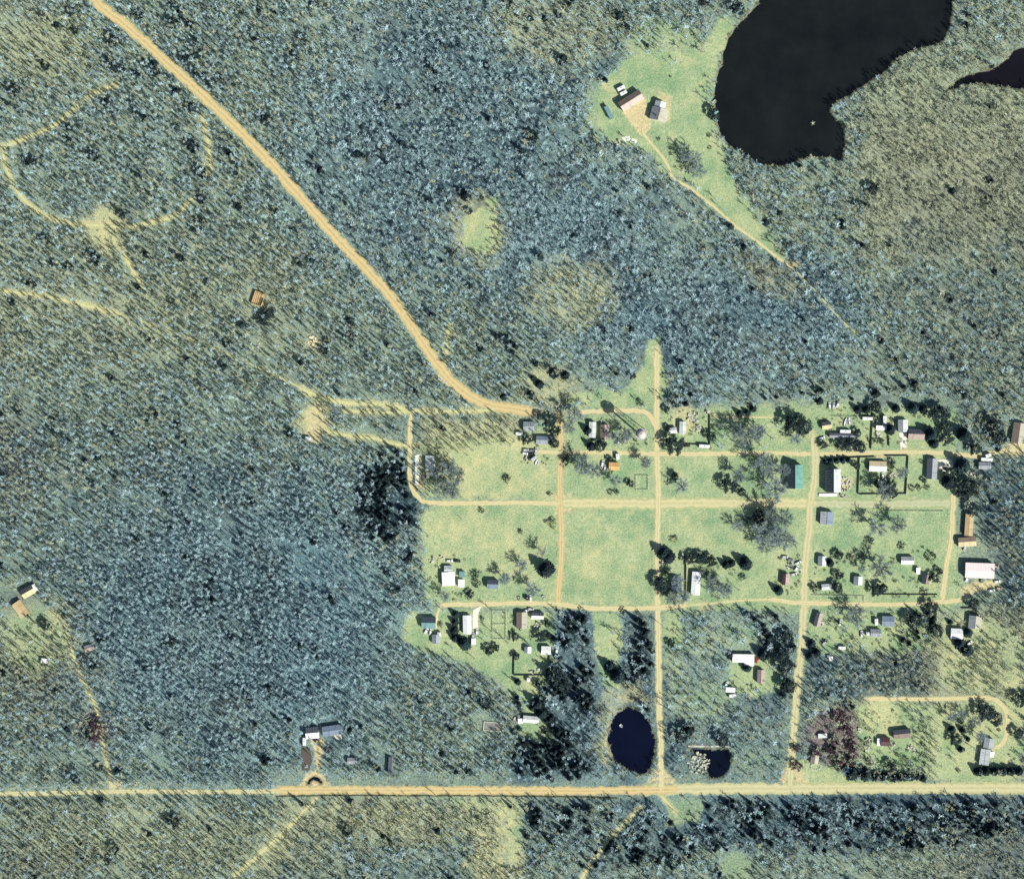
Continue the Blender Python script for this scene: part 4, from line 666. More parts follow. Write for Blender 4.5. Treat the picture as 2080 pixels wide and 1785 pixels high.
# west block with white house
house(911, 1175, 26, 28, 3, 'bright', 'bright white square-roofed house at the southwest corner of the grid', 'house', h=3.2, pitch=0.15, wallm='white'); house(911, 1156, 17, 15, 0, 'pale', 'grey shed behind the bright white square house', 'shed', h=2.4, wins=False); house(937, 1184, 13, 16, 0, 'white', 'small white shed right of the bright white square house', 'shed', h=2.4, style='flat', wins=False)
house(1001, 1186, 23, 18, -2, ('blue', 'dark'), 'dark blue-grey shed alone on the lawn above the south lane', 'shed', h=3.2, pitch=0.4); car(913, 1139, 0, 'white', 'white car behind the bright white square house'); car(929, 1139, -6, 'black', 'black car behind the bright white square house'); pile(878, 1137, 5, 'pale rubble patch at the wood edge above the bright white house', 0.1, 9, 'rubble_heap', 'rubble'); pile(897, 1131, 4, 'pale clutter by the wood edge north of the bright white house', 0.2, 7)
house(939, 1166, 12, 12, 0, 'dullteal', 'small dull green canopy between the two white roofs', 'shed', h=2.3, style='flat', wins=False)
camper(1071, 1214, 8, 90, 'small dark trailer beside the south lane', 'black'); car(1078, 1214, 90, 'white', 'white car next to the small dark trailer at the south lane'); pile(1054, 1214, 3, 'dark scrap heap beside the south lane', 0.8, 6); pile(1104, 1212, 3, 'pale stones in the lawn corner by the south lane', 0.4, 5, 'stone_heap', 'stones')
# block B north centre
house(1386, 869, 13, 25, -2, 'pale', 'pale mobile home among junk right of the big round evergreen', 'mobile home', h=3.0, pitch=0.2); house(1366, 874, 16, 12, 4, 'white', 'white shed between the two large round evergreens', 'shed', h=2.5, wins=False); camper(1430, 906, 22, -3, 'long white trailer beside the north lane')
pile(1409, 848, 12, 'pale cluttered yard heap behind the pale mobile home', 0.2, 28); pile(1420, 872, 9, 'pale cluttered yard heap under the small evergreen', 0.3, 20); pile(1436, 836, 5, 'pale debris at the top of the cluttered yard', 0.2, 8); car(1395, 905, 0, 'black', 'black car parked by the lane left of the long white trailer')
fence([(1442,842),(1442,912)], 'dark board fence on the east side of the cluttered yard'); fence([(1384,902),(1440,904)], 'dark board fence along the lane in front of the cluttered yard')
# the two barns
house(1613, 968, 32, 48, 0, ('teal', 'dark'), 'large barn with teal metal roof and ridge running north-south', 'barn', h=4.6, pitch=0.75, wallm='grey', axis='y'); house(1691, 976, 30, 47, 0, ('pale', 'dark'), 'large pale grey barn with a steep roof behind the white wall', 'barn', h=4.8, pitch=0.85, wallm='white', axis='y')  # charcoal west slopes put the shade of both roofs into colour
e = empty('low_wall', W(1663, 1005), 0, 'bright white low wall below the steep pale grey barn', 'wall')
for k in range(6): MB().box(k*2.15, k*2.15+2.1, -1.0, 1.0, 0, 0.9).obj('wall_block', TRIM, e)
pile(1716, 984, 13, 'broad pale rubble patch right of the steep pale grey barn', 0.1, 34, 'rubble_heap', 'rubble'); pile(1712, 1000, 9, 'dark and pale scrap strip below the pale rubble patch', 0.5, 18)
fence([(1670,932),(1778,928)], 'dark board fence along the lane above the steep barn'); fence([(1746,929),(1743,1003)], 'dark board fence east of the pale rubble patch'); fence([(1798,926),(1845,926),(1840,1003),(1745,1004)], 'dark board fence round the tan and white house yard')
house(1782, 947, 35, 21, -2, ('white', 'tan'), 'house with white front slope and rear shade painted tan inside the fenced yard', 'house', h=2.8, pitch=0.3, wallm='beige'); car(1793, 966, 90, 'white', 'white car parked below the tan and white house'); pile(1810, 965, 9, 'pale rubble by the trees right of the fenced tan and white house', 0.3, 18, 'rubble_heap', 'rubble'); pile(1806, 930, 5, 'pale clutter in the north corner of the fenced yard', 0.2, 9)  # tan rear slope puts the difference in lighting into the roof colour
house(1892, 952, 21, 42, -3, ('grey', 'dark'), 'long grey house with charcoal upper end beside the pale concrete pad', 'house', h=3.0, pitch=0.3, axis='y'); slab(0, 0, [(1904,934),(1932,932),(1938,946),(1930,962),(1906,952)], 'pale concrete pad right of the long grey house')
house(1999, 946, 25, 15, -2, 'grey', 'grey cabin under the trees at the east end of the lane', 'cabin', h=2.8); camper(2003, 933, 24, -4, 'long white trailer behind the grey cabin at the east end of the lane'); camper(2006, 925, 12, 14, 'short white trailer just below the lane at its east end')
pile(1976, 964, 7, 'pale junk under the dark trees below the grey cabin', 0.4, 12)
house(2068, 880, 26, 42, -8, ('olive', 'brown'), 'brown grey house cut by the right edge above the ochre yard', 'house', h=3.2, pitch=0.35, axis='y')
# north-east row
house(1678, 864, 19, 15, 8, ('tan', 'dark'), 'small tan-roofed shed at the west end of the northern row', 'shed', h=2.6); camper(1761, 850, 21, -2, 'long white trailer in the northern row beside the dark fence'); camper(1796, 853, 19, 92, 'white trailer standing end-on between two conifers in the northern row'); house(1789, 869, 21, 9, -2, 'bright', 'narrow bright white shed below the end-on white trailer', 'shed', h=2.5, style='flat', wins=False)
camper(1716, 876, 22, -2, 'white trailer above the long dark shed in the northern row'); boat(1718, 856, 16, 75, 'white upturned boat, the left of a pair in the northern row'); boat(1726, 855, 16, 100, 'white upturned boat, the right of a pair in the northern row'); house(1711, 885, 54, 10, -1, ('grey', 'dark'), 'very long narrow grey shed behind the dark conifer clump', 'shed', h=2.8, pitch=0.2, wins=False)
house(1833, 865, 20, 25, 0, ('pale', 'grey'), 'grey house at the top of the concrete driveway in the northern row', 'house', h=2.8, pitch=0.3, axis='y'); slab(0, 0, [(1826,879),(1843,879),(1841,908),(1829,912)], 'pale concrete driveway running from the grey house to the lane')
house(1860, 882, 33, 21, -2, ('rust', 'dark'), 'brown house with reddish front slope beside the concrete driveway', 'house', h=3.0, pitch=0.5, wallm='brown'); fence([(1773,838),(1769,912)], 'dark board fence running down to the lane through the northern row'); fence([(1805,885),(1806,906)], 'short dark board fence right of the narrow white shed')
car(1685, 823, 90, 'white', 'white car at the north end of the row near the wood, left one'); car(1693, 824, 85, 'silver', 'silver car at the north end of the row, in the middle'); car(1702, 821, 70, 'white', 'white car at the north end of the row, right one'); car(1669, 890, 20, 'white', 'white car under the trees at the corner of the northern row'); pile(1786, 882, 7, 'pale clutter below the narrow bright white shed', 0.2, 12)
fence([(1690,846),(1748,847)], 'thin pale rail fence behind the pair of boats', kind='rail')
# east strip
house(1967, 1066, 17, 44, -4, ('ochre', 'ochre'), 'long orange-brown trailer home east of the grid', 'mobile home', h=3.0, pitch=0.18, wallm='brown', axis='y'); house(1963, 1100, 36, 19, 4, ('tan', 'brown'), 'tan-roofed house below the long orange-brown trailer home', 'house', h=3.0, pitch=0.25, wallm='beige'); house(1968, 1043, 14, 7, 0, 'white', 'tiny white shed at the top of the long orange-brown trailer home', 'shed', h=2.0, style='flat', wins=False)
house(1988, 1158, 59, 31, -2, ('pink', 'pink'), 'very large pale pink metal-roofed workshop east of the grid', 'workshop', h=4.5, pitch=0.08, wallm='beige'); pile(2022, 1150, 8, 'tangled dark scrap against the east end of the pink workshop', 0.7, 18)
car(1964, 1176, 60, 'white', 'white car at the southwest corner of the pink workshop'); car(1994, 1177, 80, 'grey', 'grey car below the middle of the pink workshop'); car(2025, 1181, 5, 'white', 'white car on the yard southeast of the pink workshop, upper one'); car(2029, 1195, -8, 'tan', 'tan car on the yard southeast of the pink workshop, lower right one'); car(2014, 1199, 12, 'white', 'white car on the yard southeast of the pink workshop, lower left one'); car(1960, 1112, 70, 'silver', 'silver car below the tan-roofed house east of the grid')
# block C middle
house(1678.6, 1052, 27, 26, -3, ('blue', 'pale'), 'blue-grey shed alone at the northwest corner of the eastern lawn', 'shed', h=3.0, pitch=0.45, axis='y'); house(1669, 1139, 17, 20, -3, ('pale', 'grey'), 'pale cottage at the west side of the eastern lawn', 'house', h=2.7, axis='y'); house(1681, 1191, 26, 12, 5, 'pale', 'pale cottage half covered by trees near the hedge corner', 'house', h=2.7)
house(1742, 1179, 18, 18, -4, ('pale', 'grey'), 'pale grey square cottage left of the trees above the lane', 'house', h=2.7, axis='y'); house(1842, 1138, 26, 16, -1, ('white', 'grey'), 'cottage with white front slope and grey rear slope on the eastern lawn', 'house', h=2.8, pitch=0.35); house(1864, 1159, 8, 13, -2, 'bright', 'tiny white shed below the white and grey cottage', 'shed', h=2.3, style='flat', wins=False)
house(1880, 1176, 16, 20, -12, ('brown', 'dark'), 'dark brown cottage by the southeast corner of the eastern lawn', 'house', h=2.7, axis='y'); fence([(1650,1209),(1756,1211),(1755,1222)], 'pale rail fence along the lane below the eastern lawn', kind='rail'); fence([(1775,1207),(1905,1208)], 'dark board fence along the hedge below the eastern lawn', 1.4); fence([(1798,1038),(1917,1039)], 'pale rail fence at the top of the eastern lawn', kind='rail')
# central block, lower right corner
house(1413, 1184, 18, 47, -4, ('bright', 'white'), 'long pinkish white mobile home in the middle lawn above the south lane', 'mobile home', h=3.0, pitch=0.15, axis='y'); house(1374, 1187, 21, 30, -3, 'blue', 'dark blue-grey house hidden among trees by the middle road', 'house', h=2.8, axis='y'); house(1595, 1176, 15, 23, -5, ('rust', 'maroon'), 'dark maroon shed below the scrapyard beside the eastern road', 'shed', h=2.9, axis='y')
fence([(1394,1146),(1393,1212)], 'dark board fence left of the long pinkish white mobile home'); pile(1345, 1145, 4, 'pale clutter at the roadside by the dark hedge', 0.2, 6)
for x, y, r, c, t in ((1594, 1131, 0, 'silver', 'silver car in the roadside scrapyard, northernmost'), (1605, 1137, -5, 'grey', 'grey car in the roadside scrapyard below the silver one'), (1621, 1143, 30, 'white', 'white car at the northeast corner of the roadside scrapyard'), (1618, 1154, 60, 'white', 'white car in the middle of the roadside scrapyard'), (1612, 1166, 15, 'silver', 'silver car at the south end of the roadside scrapyard')): car(x, y, r, c, t)
pile(1606, 1148, 8, 'mixed scrap heap in the middle of the roadside scrapyard', 0.4, 18); pile(1623, 1160, 5, 'pale scrap beside the eastern road', 0.3, 9)
# below the south lane, west
house(871, 1264, 29, 23, -1, ('dullteal', 'dark'), 'dull green-roofed house at the far southwest corner of the village', 'house', h=3.0, pitch=0.5); house(886, 1297, 17, 18, 0, 'grey', 'small grey shed below the dull green-roofed house', 'shed', h=2.6); car(866, 1281, 60, 'white', 'white car below the dull green-roofed house, left one'); car(875, 1283, 80, 'white', 'white car below the dull green-roofed house, right one'); camper(892, 1287, 9, 90, 'small white trailer above the small grey shed')
house(949, 1268, 17, 38, 1, ('bright', 'white'), 'long white mobile home left of the white driveway', 'mobile home', h=3.0, pitch=0.18, axis='y'); slab(0, 0, [(961,1238),(978,1230),(970,1250),(971,1276),(960,1276),(960,1250)], 'white concrete driveway right of the long white mobile home'); car(969, 1283, 90, 'white', 'white car at the lower end of the white driveway'); car(961, 1291, 80, 'silver', 'silver car below the long white mobile home'); house(962, 1302, 9, 13, 0, 'white', 'tiny white shed below the white driveway', 'shed', h=2.2, style='flat', wins=False)
fence([(1001,1240),(1028,1240),(1028,1298),(1001,1298),(1001,1240)], 'rail fence round the long garden plot between the two driveways', kind='rail'); fence([(1001,1268),(1028,1268)], 'rail fence crossing the middle of the garden plot', kind='rail')
house(1060, 1259, 22, 33, -1, ('olive', 'brown'), 'brown-roofed house beside the south lane', 'house', h=2.9, pitch=0.35, axis='y'); house(1092, 1250, 25, 14, -2, ('white', 'dark'), 'shed with white front slope right of the brown-roofed house', 'shed', h=2.8, pitch=0.5); pile(1094, 1270, 7, 'ring of dark and pale clutter below the white-fronted shed', 0.4, 14); car(1069, 1240, 20, 'white', 'white car beside the lane at the brown-roofed house'); car(1078, 1237, -10, 'silver', 'silver car at the lane above the white-fronted shed'); pile(1060, 1278, 4, 'pale clutter below the brown-roofed house', 0.2, 6)
house(1072, 1319, 14, 13, -3, ('white', 'grey'), 'small white and grey shed at the top left of the fenced paddock', 'shed', h=2.5, axis='y', wins=False); house(1109, 1320, 19, 17, -2, 'bright', 'bright white shed at the top right of the fenced paddock', 'shed', h=2.8, pitch=0.3); fence([(1045,1323),(1044,1371),(1113,1371),(1117,1328)], 'dark board fence on three sides of the small paddock'); pile(1081, 1365, 5, 'dark scrap against the lower fence of the paddock', 0.7, 9); pile(1095, 1363, 5, 'pale junk against the lower fence of the paddock', 0.2, 9); camper(1073, 1379, 9, 88, 'small white trailer below the paddock fence'); car(1131, 1321, 80, 'white', 'white car at the trees right of the paddock')
house(1079, 1460, 33, 14, -5, ('white', 'pale'), 'long white house in the narrow clearing north of the bottom road', 'house', h=2.9, pitch=0.3); house(1057, 1463, 10, 10, 0, 'bright', 'tiny white shed at the left end of the long white house', 'shed', h=2.3, style='flat', wins=False); pile(1045, 1461, 4, 'pale clutter left of the long white house', 0.3, 7)
e = empty('foundation', W(1002, 1475), R(-5), 'rectangular grey house foundation open to the sky in the dry grass', 'foundation'); MB().box(-6.6, 6.6, -2.8, 2.8, 0, 0.25).obj('floor_slab', mat('dark_foundation', [(0.13,0.14,0.14), (0.26,0.26,0.24)], 1), e)
for n_, bx in (('wall', (-7, 7, 2.85, 3.15)), ('wall', (-7, 7, -3.15, -2.85)), ('wall', (-7, -6.65, -2.8, 2.8)), ('wall', (6.65, 7, -2.8, 2.8))): MB().box(*bx, 0, 0.9).obj(n_, CONC, e)
# below the south lane, centre and east
e = house(1509, 1336, 44, 17, -1, 'bright', 'white metal-roofed workshop with a wing in the southern wood clearing', 'workshop', h=3.2, pitch=0.12); m = MB().box(1.0, 7.4, -5.2, -2.7, 0, 2.9); m.obj('wing_wall', WALLM['white'], e); m = MB(); slope(m, 0.8, 7.6, -5.4, -2.9, 2.92, 3.1); m.obj('wing_roof', RC['bright'], e)
house(1545, 1373, 15, 27, -2, ('rust', 'rust'), 'small pinkish tan cabin right of the white workshop clearing', 'cabin', h=3.2, axis='y'); house(1483, 1400, 19, 10, -3, 'bright', 'narrow white shed at the foot of the workshop clearing', 'shed', h=2.5, style='flat', wins=False); camper(1487, 1412, 14, 4, 'white trailer just below the narrow white shed'); car(1475, 1390, 60, 'white', 'white car above the narrow white shed'); car(1537, 1340, 70, 'red', 'dark red car at the right end of the white workshop')
house(1661, 1258, 14, 28, -14, ('rust', 'dark'), 'pinkish grey mobile home at the corner below the south lane', 'mobile home', h=3.0, pitch=0.25, axis='y'); pile(1668, 1264, 6, 'pale clutter beside the pinkish grey mobile home', 0.2, 12); house(1687, 1337, 8, 9, 0, 'bright', 'tiny square white shed in the wood below the corner lots', 'shed', h=2.3, style='flat', wins=False); camper(1709, 1315, 15, -2, 'white trailer in the wood north of the tiny square shed'); car(1707, 1263, 80, 'white', 'white car on the lawn below the bare tree at the lane'); car(1675, 1304, 50, 'silver', 'silver car between bushes by the eastern road')
house(1803, 1261, 25, 21, -2, ('blue', 'blue'), 'dark blue-roofed house below the lane right of the white trailer column', 'house', h=3.0, pitch=0.25); house(1778, 1285, 22, 16, -2, ('grey', 'grey'), 'grey shed among trees lower left of the dark blue-roofed house', 'shed', h=2.8); camper(1779, 1262, 14, 92, 'white camper left of the dark blue-roofed house'); camper(1762, 1286, 8, 92, 'tiny white trailer left of the grey shed'); car(1750, 1287, 90, 'white', 'white car under trees left of the tiny white trailer')
house(1942, 1286, 24, 21, -2, ('bright', 'white'), 'white square-roofed house in the southeast lots', 'house', h=3.0, pitch=0.22); house(1979, 1263, 26, 26, -6, ('olive', 'grey'), 'grey-roofed house with ridge running north-south in the southeast lots', 'house', h=3.2, pitch=0.4, axis='y'); fence([(1953,1235),(1979,1235),(1986,1248)], 'dark board fence above the grey-roofed southeast house'); car(1969, 1306, 40, 'white', 'white car at the wood edge below the white square-roofed house')
house(1654, 1541, 16, 19, -10, ('olive', 'rust'), 'small grey pink cabin behind a ring of pale stones', 'cabin', h=2.6, axis='y'); house(1670, 1493, 18, 9, 4, 'pale', 'narrow pale shed at the edge of the maroon thicket', 'shed', h=2.4, style='flat', wins=False)
e = empty('stone_ring', W(1657, 1556), 0, 'ring of pale stones in the lawn near the bottom road', 'stones')
for k in range(14): a = 6.283*k/14; o = link('stone', bpy.data.meshes.get('stone_lump') or MB().loft([[(q*0.55*math.cos(t), q*0.5*math.sin(t), z) for t in (0, 1.05, 2.1, 3.14, 4.2, 5.2)] for q, z in ((1, 0), (1.05, 0.25), (0.5, 0.5))]).mesh('stone_lump', RUBBLE), e, loc=(3.6*math.cos(a), 2.3*math.sin(a), 0), rot=(0, 0, k*1.3))
house(1831, 1489, 35, 18, 6, ('brown', 'dark'), 'dark brown house in the dry clearing of the south loop lots', 'house', h=3.0, pitch=0.4, wallm='brown'); house(1797, 1505, 18, 18, -4, ('maroon', 'maroon'), 'dark maroon shed left of the dark brown house', 'shed', h=2.8, pitch=0.3, wins=False); house(1785, 1506, 9, 15, -3, 'white', 'small white lean-to against the dark maroon shed', 'shed', h=2.2, style='flat', wins=False)
for x, y, r, dk, t in ((1765, 1505, 9, .5, 'mixed scrap heap at the wood edge of the south loop lots'), (1813, 1512, 6, .3, 'pale clutter below the dark maroon shed'), (1757, 1520, 8, .2, 'pale rubble strip along the wood in the south loop lots'), (1748, 1482, 5, .2, 'pale clutter at the top left of the dry clearing'), (1850, 1521, 9, .3, 'pale and dark clutter right of the dry clearing')): pile(x, y, r, t, dk, int(r*1.8))
house(2007, 1508, 20, 20, -10, ('grey', 'grey'), 'upper grey building of the pair inside the curved drive', 'house', h=3.0, pitch=0.2, axis='y'); house(1999, 1536, 20, 32, -8, ('grey', 'pale'), 'lower grey building of the pair inside the curved drive', 'house', h=3.0, pitch=0.2, axis='y'); house(2014, 1531, 8, 11, -8, 'bright', 'tiny white lean-to right of the lower grey building', 'shed', h=2.2, style='flat', wins=False)
pile(1419, 1549, 22, 'pale clumps of rubble west of the square pond', 0.15, 90, 'rubble_heap', 'rubble'); slab(0, 0, [(1398,1513),(1486,1514),(1486,1517),(1398,1517)], 'thin pale bank edge above the square pond', RUBBLE, 0.3, 'bank_edge', 'bank')
e = empty('fallen_log', W(933, 1050), R(-45), 'thin fallen log lying in the yellow field', 'log'); MB().tube((-2.2, 0, 0.2), (2.2, 0, 0.2), 0.16, 8).obj('log_stem', BARKD, e); MB().tube((0.6, 0, 0.25), (1.3, 0.9, 0.5), 0.07, 6).obj('branch', BARKD, e)
boat(1262, 1474, 8, -50, 'tiny white boat added for a glint on the oval pond')  # invented boat, its white hull stands for a glint on the water
# utility line beside the southern road
for i, (x, t) in enumerate(((914, 'westernmost utility pole in the line along the bottom road'), (998, 'middle utility pole in the line along the bottom road'), (1129, 'easternmost utility pole in the line along the bottom road'))):
    e = empty('utility_pole', W(x, 1612), 0, t, 'utility pole', 'utility poles along the bottom road'); MB().cyl(0, 0, 0, 9, 0.16, 0.11, 8).obj('pole', WOODM, e); MB().box(-0.06, 0.06, -1.1, 1.1, 8.2, 8.35).obj('crossarm', WOODM, e)
